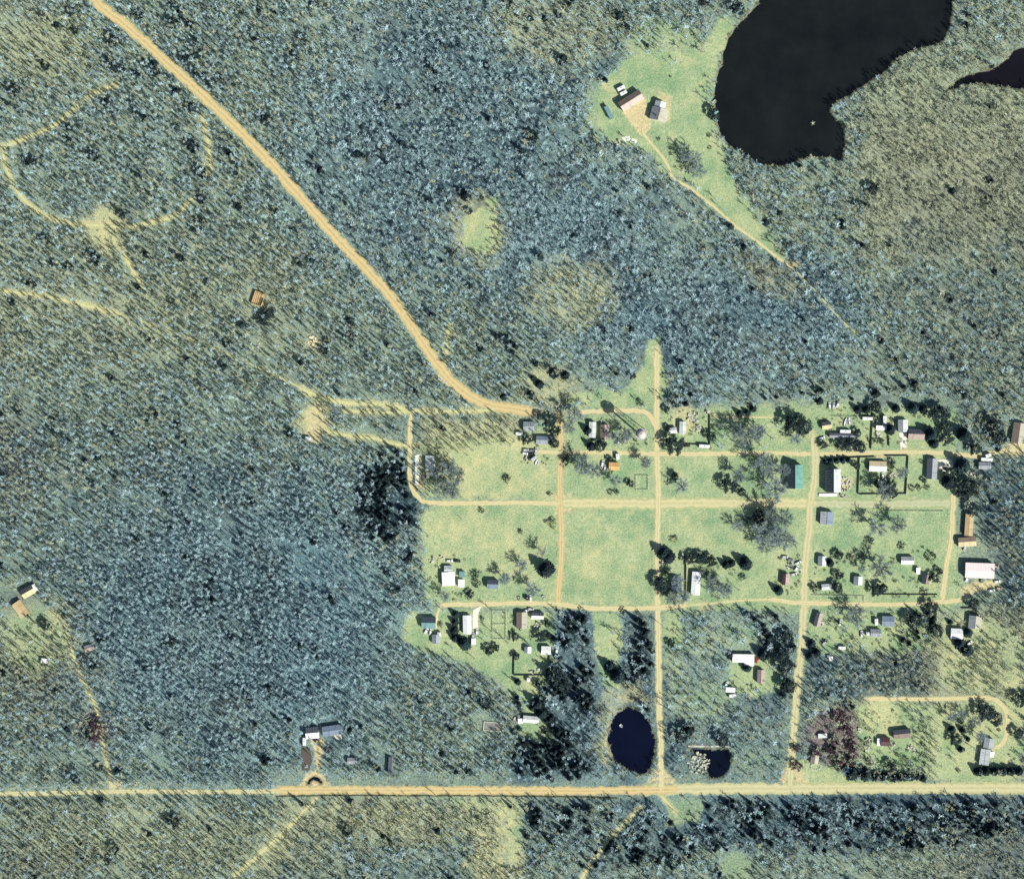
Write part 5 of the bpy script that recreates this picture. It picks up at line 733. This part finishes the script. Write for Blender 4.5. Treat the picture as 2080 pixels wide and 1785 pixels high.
# ------------------------------------------------------------------ single trees and bushes
T = tree
for a in [
 ('round',1366,812,13,'dark evergreen just right of the middle road above the lane bend'),('round',1351,829,8,'small dark evergreen touching the middle road above the white shed'),('round',1362,898,20,'very large round evergreen at the lane corner below the white shed'),('round',1356,868,8,'small evergreen against the white shed left side'),
 ('round',1439,882,11,'evergreen in the cluttered yard beside its dark fence'),('round',1603,853,22,'broad dark evergreen at the end of the pale footpath'),('round',1622,862,18,'evergreen adjoining the broad one at the footpath end'),('conifer',1500,838,7,'small conifer above the middle of the pale footpath'),('conifer',1516,836,6,'small conifer right of the one above the footpath'),('conifer',1527,828,7,'conifer in the scrub north of the pale footpath'),
 ('bare',1505,880,24,'wide bare tree south of the pale footpath'),('bare',1530,870,18,'bare tree right of the wide one south of the footpath'),('bare',1490,870,17,'bare tree left of the wide one south of the footpath'),('bare',1610,888,12,'small bare tree below the broad dark evergreen'),
 ('round',1367,964,9,'dark evergreen beside the bare tree in the west part of the long lawn'),('bare',1378,982,15,'narrow bare tree below the dark evergreen in the west part of the long lawn'),('round',1474,980,17,'big dark evergreen in the middle of the long lawn'),('round',1503,995,10,'small dark evergreen right of the big one in the long lawn'),('bare',1492,960,17,'bare tree behind the big dark evergreen in the long lawn'),
 ('bare',1540,936,23,'wide bare tree below the lane left of the teal barn'),('bare',1558,950,19,'bare tree between the wide one and the teal barn'),('bare',1562,985,24,'round bare tree lowest beside the teal barn'),('bare',1586,950,14,'bare tree touching the teal barn corner'),
 ('round',1535,1044,15,'dark evergreen at the north edge of the great bare grove'),('bare',1555,1040,22,'bare tree at the top of the great grove in the middle field'),('bare',1580,1045,22,'bare tree at the top right of the great grove in the middle field'),('bare',1540,1075,23,'bare tree on the left of the great grove in the middle field'),('bare',1565,1080,24,'bare tree at the heart of the great grove in the middle field'),('bare',1585,1090,22,'bare tree at the lower right of the great grove in the middle field'),('bare',1545,1100,18,'bare tree at the foot of the great grove in the middle field'),
 ('bare',1492,1065,12,'small bare tree left of the great grove'),('bush',1514,1052,8,'dark bush between the small bare tree and the great grove'),('weed',1366,1092,8,'low olive bush alone in the yellow middle field'),
 ('conifer',1344,1120,12,'leftmost conifer of the dark hedge beside the middle road'),('conifer',1354,1128,12,'second conifer of the dark hedge beside the middle road'),('round',1393,1133,11,'evergreen at the west end of the rounded dark hedge'),('round',1408,1130,12,'evergreen in the west half of the rounded dark hedge'),('round',1424,1130,13,'evergreen in the east half of the rounded dark hedge'),('round',1440,1135,12,'evergreen at the east end of the rounded dark hedge'),
 ('conifer',1472,1145,8,'left conifer of the close pair below the great grove'),('conifer',1483,1141,8,'right conifer of the close pair below the great grove'),('conifer',1510,1141,12,'larger lone conifer right of the close pair'),('round',1337,1178,17,'large dark evergreen leaning over the middle road'),('round',1345,1192,12,'smaller evergreen below the large one at the middle road'),('bush',1346,1156,7,'small dark bush at the roadside below the conifer hedge'),
 ('bare',1370,1175,16,'bare tree over the roof of the hidden blue-grey house'),('bare',1380,1205,15,'bare tree below the hidden blue-grey house'),('bare',1360,1212,14,'bare tree at the south corner of the hidden house lot'),('bare',1440,1180,17,'bare tree right of the long pinkish white mobile home'),('bare',1465,1190,17,'bare tree farther right of the long pinkish white mobile home'),('bush',1506,1170,8,'small round bush in the green lower field'),('conifer',1578,1196,9,'conifer at the foot of the dark maroon shed'),('bush',1583,1132,4,'tiny dark bush at the scrapyard corner'),
 ('round',1277,980,8,'dark round bush-like evergreen in the lawn below the orange-roofed house'),('bush',1238,997,6,'left low bush near the bottom of the lawn'),('bush',1250,997,6,'right low bush near the bottom of the lawn'),('bare',1245,972,13,'bare tree just below the orange-roofed house'),('bare',1175,940,20,'bare tree near the northwest corner of the second lawn'),('bare',1198,950,16,'bare tree left of the cars by the orange-roofed house'),('bush',1145,932,12,'dark bush on the road corner of the second lawn'),('round',1236,930,7,'small evergreen between camper and orange-roofed house'),('bare',1305,935,14,'bare tree at the northeast of the second lawn'),
 ('round',1122,872,14,'tall dark evergreen beside the blue-grey house'),('round',1116,850,12,'dark evergreen where the diagonal road ends'),('round',1120,895,12,'dark evergreen at the right end of the blue-grey house'),('round',1095,842,10,'dark evergreen above the grey cabin at the road end'),('round',1066,890,11,'dark evergreen between the two grey cabins'),('bare',1160,836,18,'bare tree hanging over the wooded crossroads'),('bare',1150,862,16,'bare tree right of the wooded crossroads'),
 ('conifer',1192,872,9,'small dark conifer left of the pale narrow mobile home'),('conifer',1198,904,9,'conifer below the pale narrow mobile home'),('round',1215,902,13,'dark evergreen below the pinkish brown house'),('bare',1250,885,17,'bare tree left of the water tower'),('bare',1268,880,14,'bare tree nearest the water tower'),
 ('conifer',1075,800,9,'conifer above the diagonal road end, westernmost'),('conifer',1093,778,9,'conifer above the diagonal road end, second from west'),('conifer',1122,755,10,'northernmost conifer above the diagonal road end'),('conifer',1146,760,8,'easternmost conifer above the diagonal road end'),
 ('round',1282,762,8,'small evergreen left of the green strip'),('bush',1298,815,7,'dark bush above the lane bend'),
 ('bare',878,955,14,'bare tree at the west side of the round grove'),('bush',1027,970,9,'dark bush in the yellow field north of the field lane'),('bush',1115,1001,5,'tiny dark bush where two dirt streets meet'),('bush',976,1034,6,'tiny bush at the top of the yellow field'),('bush',1056,1078,6,'tiny bush in the middle of the yellow field'),('weed',1118,1060,12,'round olive bush beside the west street'),('warm',1096,1115,13,'small brownish bare tree in the yellow field'),('conifer',1104,1152,15,'largest lone conifer near the west street'),('bare',1055,1142,13,'thin bare tree left of the largest lone conifer'),('bare',1075,1190,17,'bare tree above the small dark trailer'),('bare',1020,1170,15,'bare tree behind the dark blue-grey shed'),
 ('bush',965,1163,9,'upper dark bush of a column right of the white square house'),('bush',964,1182,9,'lower dark bush of a column right of the white square house'),('round',952,1204,8,'dark oval evergreen by the curved track to the south lane'),('bare',905,945,20,'bare tree in the round grove right of the pale grey mobile home, upper left'),('bare',922,958,19,'bare tree in the round grove right of the pale grey mobile home, upper right'),('bare',890,985,18,'bare tree in the round grove right of the pale grey mobile home, lower left'),('bare',912,985,20,'bare tree in the round grove right of the pale grey mobile home, lower right'),('bare',899,1205,12,'small bare tree below the white square house'),
 ('conifer',924,1246,7,'topmost conifer of the column left of the long white mobile home'),('conifer',923,1262,7,'second conifer of the column left of the long white mobile home'),('conifer',921,1278,8,'third conifer of the column left of the long white mobile home'),('conifer',922,1293,8,'lowest conifer of the column left of the long white mobile home'),('conifer',940,1303,12,'larger conifer below the long white mobile home'),('bush',893,1266,6,'dark bush beside the dull green-roofed house'),('bush',978,1254,5,'small dark bush right of the white driveway'),
 ('round',990,1316,10,'left dark evergreen below the garden plot'),('round',1006,1312,8,'right dark evergreen below the garden plot'),('round',1044,1290,9,'dark evergreen left below the brown-roofed house'),('round',1046,1330,8,'dark evergreen at the paddock corner'),('conifer',1050,1383,6,'thin conifer below the paddock fence'),('round',1091,1384,8,'dark evergreen below the paddock'),('round',1094,1288,12,'dark evergreen above the bright white paddock shed'),('round',1113,1288,8,'small evergreen right of the one above the paddock shed'),('round',1110,1263,8,'evergreen at the right side of the white-fronted shed'),('bush',1083,1340,3,'tiny bush standing in the paddock'),
 ('round',1125,1365,18,'large black-green evergreen right of the paddock'),('round',1140,1385,18,'large evergreen at the wood corner below the paddock'),('conifer',1235,1350,11,'upper conifer of the pair in the narrow southern meadow'),('conifer',1250,1368,15,'lower conifer of the pair in the narrow southern meadow'),('conifer',1088,1425,13,'dark conifer right of the long white house clearing'),('conifer',1098,1445,12,'conifer beside the long white house'),('round',980,1422,14,'dark evergreen left of the narrow clearing'),('bush',1056,1440,5,'tiny bush above the long white house'),
 ('bush',1263,1238,7,'small dark bush at the lane above the narrow southern meadow'),('round',1359,1303,8,'dark round evergreen just right of the middle road in the south'),('conifer',1514,1353,9,'dark conifer below the white metal workshop'),('round',1478,1328,9,'evergreen at the left end of the white metal workshop'),('conifer',1545,1325,11,'conifer right of the white metal workshop'),('round',1580,1325,19,'dark evergreen in the tall group by the eastern road, upper'),('round',1588,1345,18,'dark evergreen in the tall group by the eastern road, middle'),('round',1592,1385,17,'dark evergreen in the tall group by the eastern road, lower'),('round',1592,1290,15,'dark evergreen at the top of the tall group by the eastern road'),
 ('round',1378,1488,16,'black-green evergreen above the square pond, left'),('round',1460,1495,16,'black-green evergreen above the square pond, right'),('conifer',1395,1478,11,'pointed conifer behind the evergreen above the square pond'),
 ('bare',1728,1240,19,'bare tree hanging over the lane in the east'),('bush',1685,1257,5,'tiny round bush by the pinkish grey mobile home'),('bush',1698,1259,5,'tiny bush left of the white car on the east lawn'),('conifer',1646,1304,8,'small conifer at the eastern road below the corner lots'),('conifer',1655,1323,8,'conifer second below the corner lots on the eastern road'),('conifer',1643,1330,8,'conifer nearest the eastern road beside the tiny shed'),('bush',1672,1300,6,'bush left of the silver car by the eastern road'),
 ('round',1850,1255,17,'dark evergreen right of the dark blue-roofed house'),('round',1885,1230,14,'evergreen rising over the lane in the southeast'),('round',1895,1275,17,'dark evergreen in the thick group of the southeast lots'),('conifer',1945,1303,11,'conifer below the white square-roofed house'),('conifer',1960,1318,12,'lower conifer near the white square-roofed house'),('conifer',1962,1282,9,'dark conifer right of the white square-roofed house'),('conifer',1928,1262,5,'thin conifer left of the southeast white house'),('round',1972,1222,13,'dark evergreen beside the curve of the southeast lane'),
 ('round',1702,898,13,'evergreen at the west end of the dark clump by the lane'),('round',1720,900,14,'evergreen in the dark clump beside the lane'),('round',1738,902,14,'evergreen at the east end of the dark clump beside the lane'),('round',1668,900,9,'bare-looking evergreen at the lane corner'),('round',1738,877,9,'round evergreen right of the long narrow shed'),('conifer',1740,830,8,'conifer left in the pair above the long white trailer'),('conifer',1757,830,8,'conifer right in the pair above the long white trailer'),('round',1772,822,14,'large evergreen at the wood edge north of the row'),('round',1778,851,8,'evergreen between the two white trailers of the northern row'),('conifer',1804,870,10,'conifer right of the narrow bright white shed'),('conifer',1817,828,8,'conifer above the grey house of the northern row'),('conifer',1850,826,11,'conifer above the brown house of the northern row'),('conifer',1872,830,8,'small conifer right of the one above the brown house'),('round',1900,838,20,'largest evergreen at the wood edge northeast of the brown house'),('conifer',1886,880,13,'tall conifer just right of the brown house'),('conifer',1893,898,9,'small conifer by the lane right of the brown house'),('round',1915,862,15,'evergreen in the east part of the northern row, upper'),('round',1916,885,14,'evergreen in the east part of the northern row, lower'),('conifer',1953,880,14,'lone black conifer near the east end of the lane'),('round',2012,862,20,'large grey-green tree left of the cut-off house'),('round',2020,885,18,'lower large tree left of the cut-off house'),('round',1975,908,14,'evergreen overhanging the lane at its east end'),('bush',1768,893,7,'bush below the narrow bright white shed, left'),('bush',1785,894,8,'bush below the narrow bright white shed, right'),('bush',1810,850,5,'tiny bush right of the end-on white trailer'),
 ('conifer',1675,936,5,'first conifer of the short hedge above the steep barn'),('conifer',1686,935,6,'second conifer of the short hedge above the steep barn'),('conifer',1698,934,6,'third conifer of the short hedge above the steep barn'),('conifer',1710,933,6,'fourth conifer of the short hedge above the steep barn'),('conifer',1722,933,6,'fifth conifer of the short hedge above the steep barn'),('round',1736,944,8,'evergreen at the end of the short hedge above the steep barn'),
 ('round',1780,975,13,'dark evergreen below the tan and white house, left'),('round',1805,980,11,'dark evergreen below the tan and white house, right'),('bare',1785,992,19,'bare tree at the bottom of the fenced yard'),('round',1806,998,13,'dark tree at the bottom right of the fenced yard'),('bare',1825,955,15,'bare tree along the right fence of the yard'),
 ('bush',1850,989,7,'left round bush of three below the long grey house'),('bush',1864,989,7,'middle round bush of three below the long grey house'),('bush',1880,988,6,'right round bush of three below the long grey house'),('round',1874,974,6,'small evergreen at the lower left corner of the long grey house'),('bush',1870,936,5,'small bush at the upper left of the long grey house'),('round',1919,955,13,'star-shaped dark evergreen on the concrete pad'),('conifer',1921,975,12,'conifer below the concrete pad'),('conifer',1948,942,15,'large pointed conifer right of the concrete pad'),('round',1957,985,20,'large dark tree left edge of the eastern wood, upper'),('round',1950,1000,15,'large dark tree left edge of the eastern wood, lower'),('round',1970,1030,14,'dark tree above the long orange-brown trailer home'),
 ('bare',1770,1065,20,'left bare tree of the two in the eastern lawn'),('bare',1813,1058,19,'right bare tree of the two in the eastern lawn'),('bush',1763,1096,9,'small dark bush below the left bare tree of the eastern lawn'),('bush',1829,1106,8,'small bush below the right bare tree of the eastern lawn'),('bush',1873,1110,3,'tiny bush alone in the east of the eastern lawn'),('round',1700,1125,10,'dark evergreen right of the pale cottage'),('conifer',1683,1141,8,'conifer touching the pale cottage'),('bush',1725,1130,8,'bush in the hedge line of the eastern lawn, left'),('bush',1750,1127,8,'bush in the hedge line of the eastern lawn, right'),('bare',1778,1145,21,'wide bare tree in the middle of the lower eastern lawn'),('bare',1745,1152,9,'tiny bare tree above the pale grey square cottage'),('bush',1887,1127,10,'dark bush above the tiny white shed'),('round',1904,1157,8,'round evergreen near the southeast corner of the eastern lawn'),('round',1892,1170,11,'evergreen over the dark brown cottage'),('bush',1652,1190,11,'dark bush at the road corner of the lower eastern lawn'),('round',1695,1187,12,'evergreen over the pale cottage near the hedge corner'),('round',1700,1165,10,'evergreen above the pale cottage near the hedge corner'),('round',1775,1195,13,'dark evergreen in the lower hedge, left'),('round',1788,1190,12,'dark evergreen in the lower hedge, right'),('bush',1875,1200,9,'bush at the east end of the dark board fence'),('round',1845,1143,0.1,'x'),
 ('maroon',1700,1546,13,'rounded maroon tree at the south tip of the thicket, left'),('maroon',1722,1540,13,'rounded maroon tree at the south tip of the thicket, right'),('maroon',1700,1450,15,'maroon tree at the top of the maroon thicket'),('maroon',1715,1480,14,'maroon tree in the upper part of the maroon thicket'),('maroon',1690,1500,12,'maroon tree beside the narrow pale shed'),('maroon',1725,1510,13,'maroon tree in the lower part of the maroon thicket'),('maroon',1655,1525,11,'maroon tree behind the grey pink cabin'),('maroon',1612,1515,9,'maroon bush-like tree nearest the eastern road, upper'),('maroon',1612,1550,12,'maroon bush-like tree nearest the eastern road, lower'),('maroon',1680,1520,11,'maroon tree right of the grey pink cabin'),('maroon',190,1470,18,'purple-brown tree in the southwest woods, upper'),('maroon',186,1492,12,'purple-brown tree in the southwest woods, lower'),
 ('conifer',1725,1565,13,'black conifer at the lawn tip beside the bottom road'),('conifer',1752,1568,13,'second black conifer along the bottom road hedge'),('round',1805,1552,13,'dark evergreen rising from the bottom road hedge'),('bush',1764,1545,8,'round bush alone in the dry clearing'),
 ('round',1994,1440,18,'big dark tree inside the top of the curved drive'),('round',2014,1455,15,'lower dark tree inside the top of the curved drive'),('bare',1927,1450,12,'small bare tree at the top left of the loop lawn'),('bare',1948,1445,12,'small bare tree in the upper middle of the loop lawn'),('round',1947,1460,8,'small evergreen below the small bare tree in the loop lawn'),('bare',1973,1458,13,'bare tree right of the upper middle of the loop lawn'),('conifer',1930,1478,8,'small conifer left in the middle of the loop lawn'),('conifer',1954,1481,7,'small conifer right of centre in the loop lawn'),('round',1935,1497,13,'largest dark evergreen left in the loop lawn'),('conifer',1964,1499,5,'tiny conifer left of the upper grey building'),('conifer',1950,1520,6,'tiny conifer lower left in the loop lawn'),('bare',1985,1489,13,'bare tree above the pair of grey buildings'),('bush',1945,1562,5,'tiny bush left of the row of conifers'),('round',2064,1418,15,'dark tree outside the curved drive, upper'),('round',2062,1485,13,'dark tree outside the curved drive, lower'),('bush',2028,1481,4,'tiny bush inside the curved drive'),
 ('round',1442,225,12,'dark evergreen on the west shore of the lake, upper'),('round',1448,238,10,'dark evergreen on the west shore of the lake, lower'),('round',1766,380,14,'black-green tree in the brown woods south of the lake'),('round',1733,410,9,'smaller dark tree southwest of the black-green tree'),('bush',1336,281,4,'small bush on the lawn below the farmhouse'),('bush',1361,155,3,'tiny bush on the lawn north of the farmhouse'),('bare',1385,315,14,'bare tree in the small grove right of the lakeside footpath, upper left'),('bare',1405,320,15,'bare tree in the small grove right of the lakeside footpath, upper right'),('bare',1412,345,15,'bare tree in the small grove right of the lakeside footpath, lower'),('bush',1438,276,4,'small bush on the lawn edge by the lake, upper'),('bush',1440,299,4,'small bush on the lawn edge by the lake, lower'),
 ('round',1425,0,12,'dark tree at the top edge left of the lake, left'),('round',1492,15,15,'dark tree at the top edge close to the lake'),('round',1077,275,13,'dark tree in the north woods west of the lakeside lawn'),('bush',975,402,8,'dark bush at the top of the round green clearing'),('conifer',943,395,11,'conifer at the top left of the round green clearing'),('round',950,428,8,'evergreen at the left of the round green clearing')]:
    if a[3] < 1: continue
    kw = {}
    T(*a, **kw)
for i, x in enumerate((1984, 1999, 2016, 2033, 2050, 2066)):
    T('conifer', x, 1563, 9, ['leftmost', 'second', 'third', 'fourth', 'fifth', 'rightmost'][i]+' conifer of the neat row above the bottom road')
for i, x in enumerate(range(1776, 1880, 12)): T('conifer', x, 1573+(x*7 % 5), 8, ['westernmost', 'second', 'third', 'fourth', 'middle', 'sixth', 'seventh', 'eighth', 'easternmost'][i]+' conifer of the tight dark hedge beside the bottom road', group='conifers of the tight hedge beside the bottom road')
LM = [('the star-shaped western clearing', 215, 470), ('the ochre plank cabin', 525, 607), ('the upper diagonal road', 300, 90), ('the northwest corner trail', 40, 280), ('the tan-roofed western house', 43, 1236), ('the southwest trail end', 228, 1600), ('the middle of the diagonal road', 560, 350), ('the yellow western clearing', 640, 860)]
WT = [(89,34,9),(142,25,9),(148,61,10),(224,79,13),(280,29,12),(233,135,15),(310,142,12),(375,118,14),(422,162,12),(27,179,14),(388,216,12),(388,294,14),(405,348,12),(405,402,11),(405,449,11),(246,435,9),(89,486,11),(189,523,14),(138,540,10),(105,533,9),(61,574,11),(216,206,10),(537,240,14),(348,44,13),(189,314,13),(61,327,13),(532,645,13),(545,632,11),(665,692,8),(714,682,8),(200,1555,9),(230,1720,12),(700,1680,12),(350,1660,14),(345,1300,11),(90,1265,11)]
seen = {}
for x, y, r in sorted(WT, key=lambda q: min(math.hypot(q[0]-l[1], q[1]-l[2]) for l in LM)):
    l = min(LM, key=lambda l: math.hypot(x-l[1], y-l[2])); d = ['east', 'northeast', 'north', 'northwest', 'west', 'southwest', 'south', 'southeast'][int(round(math.atan2(l[2]-y, x-l[1])/(math.pi/4))) % 8]
    k = seen.get((l[0], d), 0); seen[(l[0], d)] = k+1
    T('round', x, y, r, f"{['nearest', 'second nearest', 'third nearest', 'fourth nearest', 'fifth nearest', 'sixth nearest'][k]} dark evergreen {d} of {l[0]}", group='scattered dark evergreens of the western woods')
# dark ditch along the south side of the bottom road
g_ = [(560,1616),(700,1614.5),(900,1615),(1060,1616),(1200,1618),(1260,1620)]; ROADLINES.append((spline(g_, 12), 3, 'pale'))
RM['ditch'] = mat('damp_ditch_soil', [(0.03,0.035,0.02), (0.09,0.09,0.05)], 0.8, 0.95, 0.3); road('ditch', g_, 3.4, 'ditch', 0.02)
# ------------------------------------------------------------------ the woods
TP = np.array([(x, y, r) for x, y, r in TREEPOS]+[(0, 0, 1)], float)
sp_ = 8.0
jx, jy = np.meshgrid(np.arange(-110, 2190, sp_), np.arange(-110, 1895, sp_)); jx = (jx+rng.uniform(-0.52, 0.52, jx.shape)*sp_).ravel(); jy = (jy+rng.uniform(-0.52, 0.52, jy.shape)*sp_).ravel()
den = combine(jx, jy, OPEN, 71, 12, 'over', 1.0)
var = fbm(jx, jy, 0.010, 81, 4); var2 = fbm(jx, jy, 0.035, 83, 3)
den = den*np.clip(1.0-np.clip(0.42-var, 0, 1)*4-np.clip(0.38-var2, 0, 1)*2.5, 0.5, 1)
fine0 = combine(jx, jy, FINE, 111, 40); den = den*(0.86+0.14*fine0)
den *= 1-road_near(jx, jy, 1.6)
for q_ in (9, 16): den *= 1-0.8*road_near(jx-q_, jy-q_*0.86, 0.0, False)
den = den+0; den *= (water_sd(jx, jy) < -3); den = np.where(den < 0.02, 0, den)
for bx, by, br_ in CLEAR: den = np.where(np.hypot(jx-bx, jy-by) < br_, 0, den)
keep = rng.random(len(jx)) < den; jx, jy = jx[keep], jy[keep]
ever = combine(jx, jy, EVER, 101, 14); fine = combine(jx, jy, FINE, 111, 40); blue = combine(jx, jy, BLUE, 61, 40); drym = combine(jx, jy, DRY, 31, 25); marm = combine(jx, jy, MAROON, 51, 25)
u = rng.random(len(jx)); ecl = fbm(jx, jy, 0.04, 121, 3)
isev = u < np.maximum(ever, 0.006+0.12*(ecl > 0.70)); warmth = np.clip(0.35+drym-0.5*blue+marm*0.7+(jx > 1750)*0.3-ever*0.5, 0, 1); iswarm = (~isev) & (rng.random(len(jx)) < warmth)
isfine = rng.random(len(jx)) < fine
protos = []; specs = []
for k in range(5): protos.append((*both(column_tree(400+k)), BARK))      # 0-4 fine
for k in range(5): protos.append((*both(bare_tree(420+k, 8.5, 1.45, 6, 5, 4, 0.055, 0.4)), BARK))     # 5-9 puff
for k in range(4): protos.append((*both(column_tree(440+k)), BARKW))     # 10-13 fine warm
for k in range(4): protos.append((*both(bare_tree(460+k, 8.5, 1.4, 6, 5, 4, 0.055, 0.4)), BARKW))    # 14-17 puff warm
rp = rng.integers(0, 1000, len(jx))
pid = np.where(iswarm, np.where(isfine, 10+rp % 4, 14+rp % 4), np.where(isfine, rp % 5, 5+rp % 5))
hs = rng.uniform(0.5, 1.3, len(jx)); ws = rng.uniform(0.6, 1.35, len(jx))*np.where(rng.random(len(jx)) < 0.10, 1.5, 1.0); ws = np.where(isfine, np.minimum(ws, 1.3), ws)
sel = ~isev; n = sel.sum()
px_ = np.stack([(jx-1040)*S, (892.5-jy)*S, np.zeros(len(jx))], 1)
scatter('bare_woods', 'leafless grey woods covering the land around the village grid', 'woods', protos, px_[sel], rng.uniform(0, 6.28, n), np.stack([ws, ws, hs], 1)[sel], pid[sel])
n = isev.sum(); pr = [(*(conifer(500+k, 9, 1.7)[1]), NEED) for k in range(3)]+[(*(round_tree(510+k, 7, 1.9, 26, 14)[1]), LEAF) for k in range(2)]
scatter('evergreen_woods', 'dark evergreen patches growing within the leafless woods', 'woods', pr, px_[isev], rng.uniform(0, 6.28, n), np.stack([ws, ws, hs], 1)[isev], rng.integers(0, 5, n))
# low weeds and scrub on the open ground and under the trees
sp_ = 9.0
jx, jy = np.meshgrid(np.arange(-60, 2140, sp_), np.arange(-60, 1845, sp_)); jx = (jx+rng.uniform(-0.5, 0.5, jx.shape)*sp_).ravel(); jy = (jy+rng.uniform(-0.5, 0.5, jy.shape)*sp_).ravel()
gr = combine(jx, jy, GRASS, 21, 14); d = 0.35-0.28*gr+0.5*np.clip(fbm(jx, jy, 0.03, 131, 3)-0.55, 0, 1); d *= 1-road_near(jx, jy, 1.0); d *= water_sd(jx, jy) < -2
keep = rng.random(len(jx)) < d; jx, jy = jx[keep], jy[keep]; n = len(jx); s_ = rng.uniform(0.12, 0.5, n)*np.where(gr[keep] > 0.5, 0.5, 1.0)
pr = [(*(round_tree(560+k, 2.0, 2.0, 16, 10, 0.02)[1]), m) for k, m in enumerate((WEED, WEED, LEAF))]
scatter('scrub', 'low scattered weeds and scrub on the fields and wood floor', 'scrub', pr, np.stack([(jx-1040)*S, (892.5-jy)*S, np.zeros(n)], 1), rng.uniform(0, 6.28, n), np.stack([s_, s_, s_*rng.uniform(0.6, 1.4, n)], 1), rng.integers(0, 3, n))
# pale reeds along the shores
jx = rng.uniform(1150, 2140, 60000); jy = rng.uniform(-60, 1620, 60000); sd_ = water_sd(jx, jy); k_ = (sd_ > -5.5) & (sd_ < 0.3) & (rng.random(60000) < 0.8); jx, jy = jx[k_], jy[k_]; n = len(jx)
REED = mat('pale_dry_reeds', [(0.30,0.31,0.20), (0.55,0.55,0.38)], 1.0, 0.8, 0, 0.3)
def reed(sd):
    g = np.random.default_rng(sd); a = g.uniform(0, 6.28, 26); q = g.uniform(0, 0.7, 26); P = np.stack([q*np.cos(a), q*np.sin(a), np.zeros(26)], 1); return (*spikes(P, P+np.stack([g.normal(0, 0.5, 26), g.normal(0, 0.5, 26), g.uniform(0.7, 1.5, 26)], 1), 0.05), REED)
scatter('reeds', 'pale dry reeds fringing the shores of the lake and ponds', 'reeds', [reed(600+k) for k in range(3)], np.stack([(jx-1040)*S, (892.5-jy)*S, np.full(n, -0.15)], 1), rng.uniform(0, 6.28, n), np.repeat(rng.uniform(0.6, 1.3, n)[:, None], 3, 1), rng.integers(0, 3, n))
# bushes and tall weeds crowding the inhabited yards
YARDS = [rect(1655,1118,1912,1214), rect(1655,826,1950,912), rect(1345,832,1450,912), rect(1060,845,1125,945), rect(1185,850,1320,912), rect(1640,1242,1830,1325), rect(1700,935,1745,1002), rect(1750,930,1842,1000), rect(1575,1125,1628,1210), rect(1352,1150,1500,1222), rect(860,1128,960,1222), rect(1020,1240,1125,1300), rect(1742,1440,1880,1550), rect(1940,1240,2040,1330), rect(1600,1500,1700,1560), rect(1380,1520,1440,1582), rect(30,1215,190,1380)]
jx = rng.uniform(0, 2080, 40000); jy = rng.uniform(820, 1600, 40000); k_ = np.zeros(len(jx), bool)
for q_ in YARDS: k_ |= sdist(jx, jy, q_) > 0
k_ &= (rng.random(len(jx)) < 0.55*(fbm(jx, jy, 0.06, 171, 3) > 0.47)) & (road_near(jx, jy, 0.5) < 0.1) & (water_sd(jx, jy) < -2)
for bx, by, br_ in CLEAR: k_ &= np.hypot(jx-bx, jy-by) > min(br_*0.8, 16)
jx, jy = jx[k_], jy[k_]; n = len(jx); s_ = rng.uniform(0.15, 0.6, n)
scatter('yard_weeds', 'ragged bushes and tall weeds crowding the house yards', 'weeds', [(*(round_tree(580+k, 2.6, 2.0, 18, 12, 0.02)[1]), m) for k, m in enumerate((LEAF, WEED, LEAF, WEED))], np.stack([(jx-1040)*S, (892.5-jy)*S, np.zeros(n)], 1), rng.uniform(0, 6.28, n), np.stack([s_, s_, s_*rng.uniform(0.6, 1.4, n)], 1), rng.integers(0, 4, n))
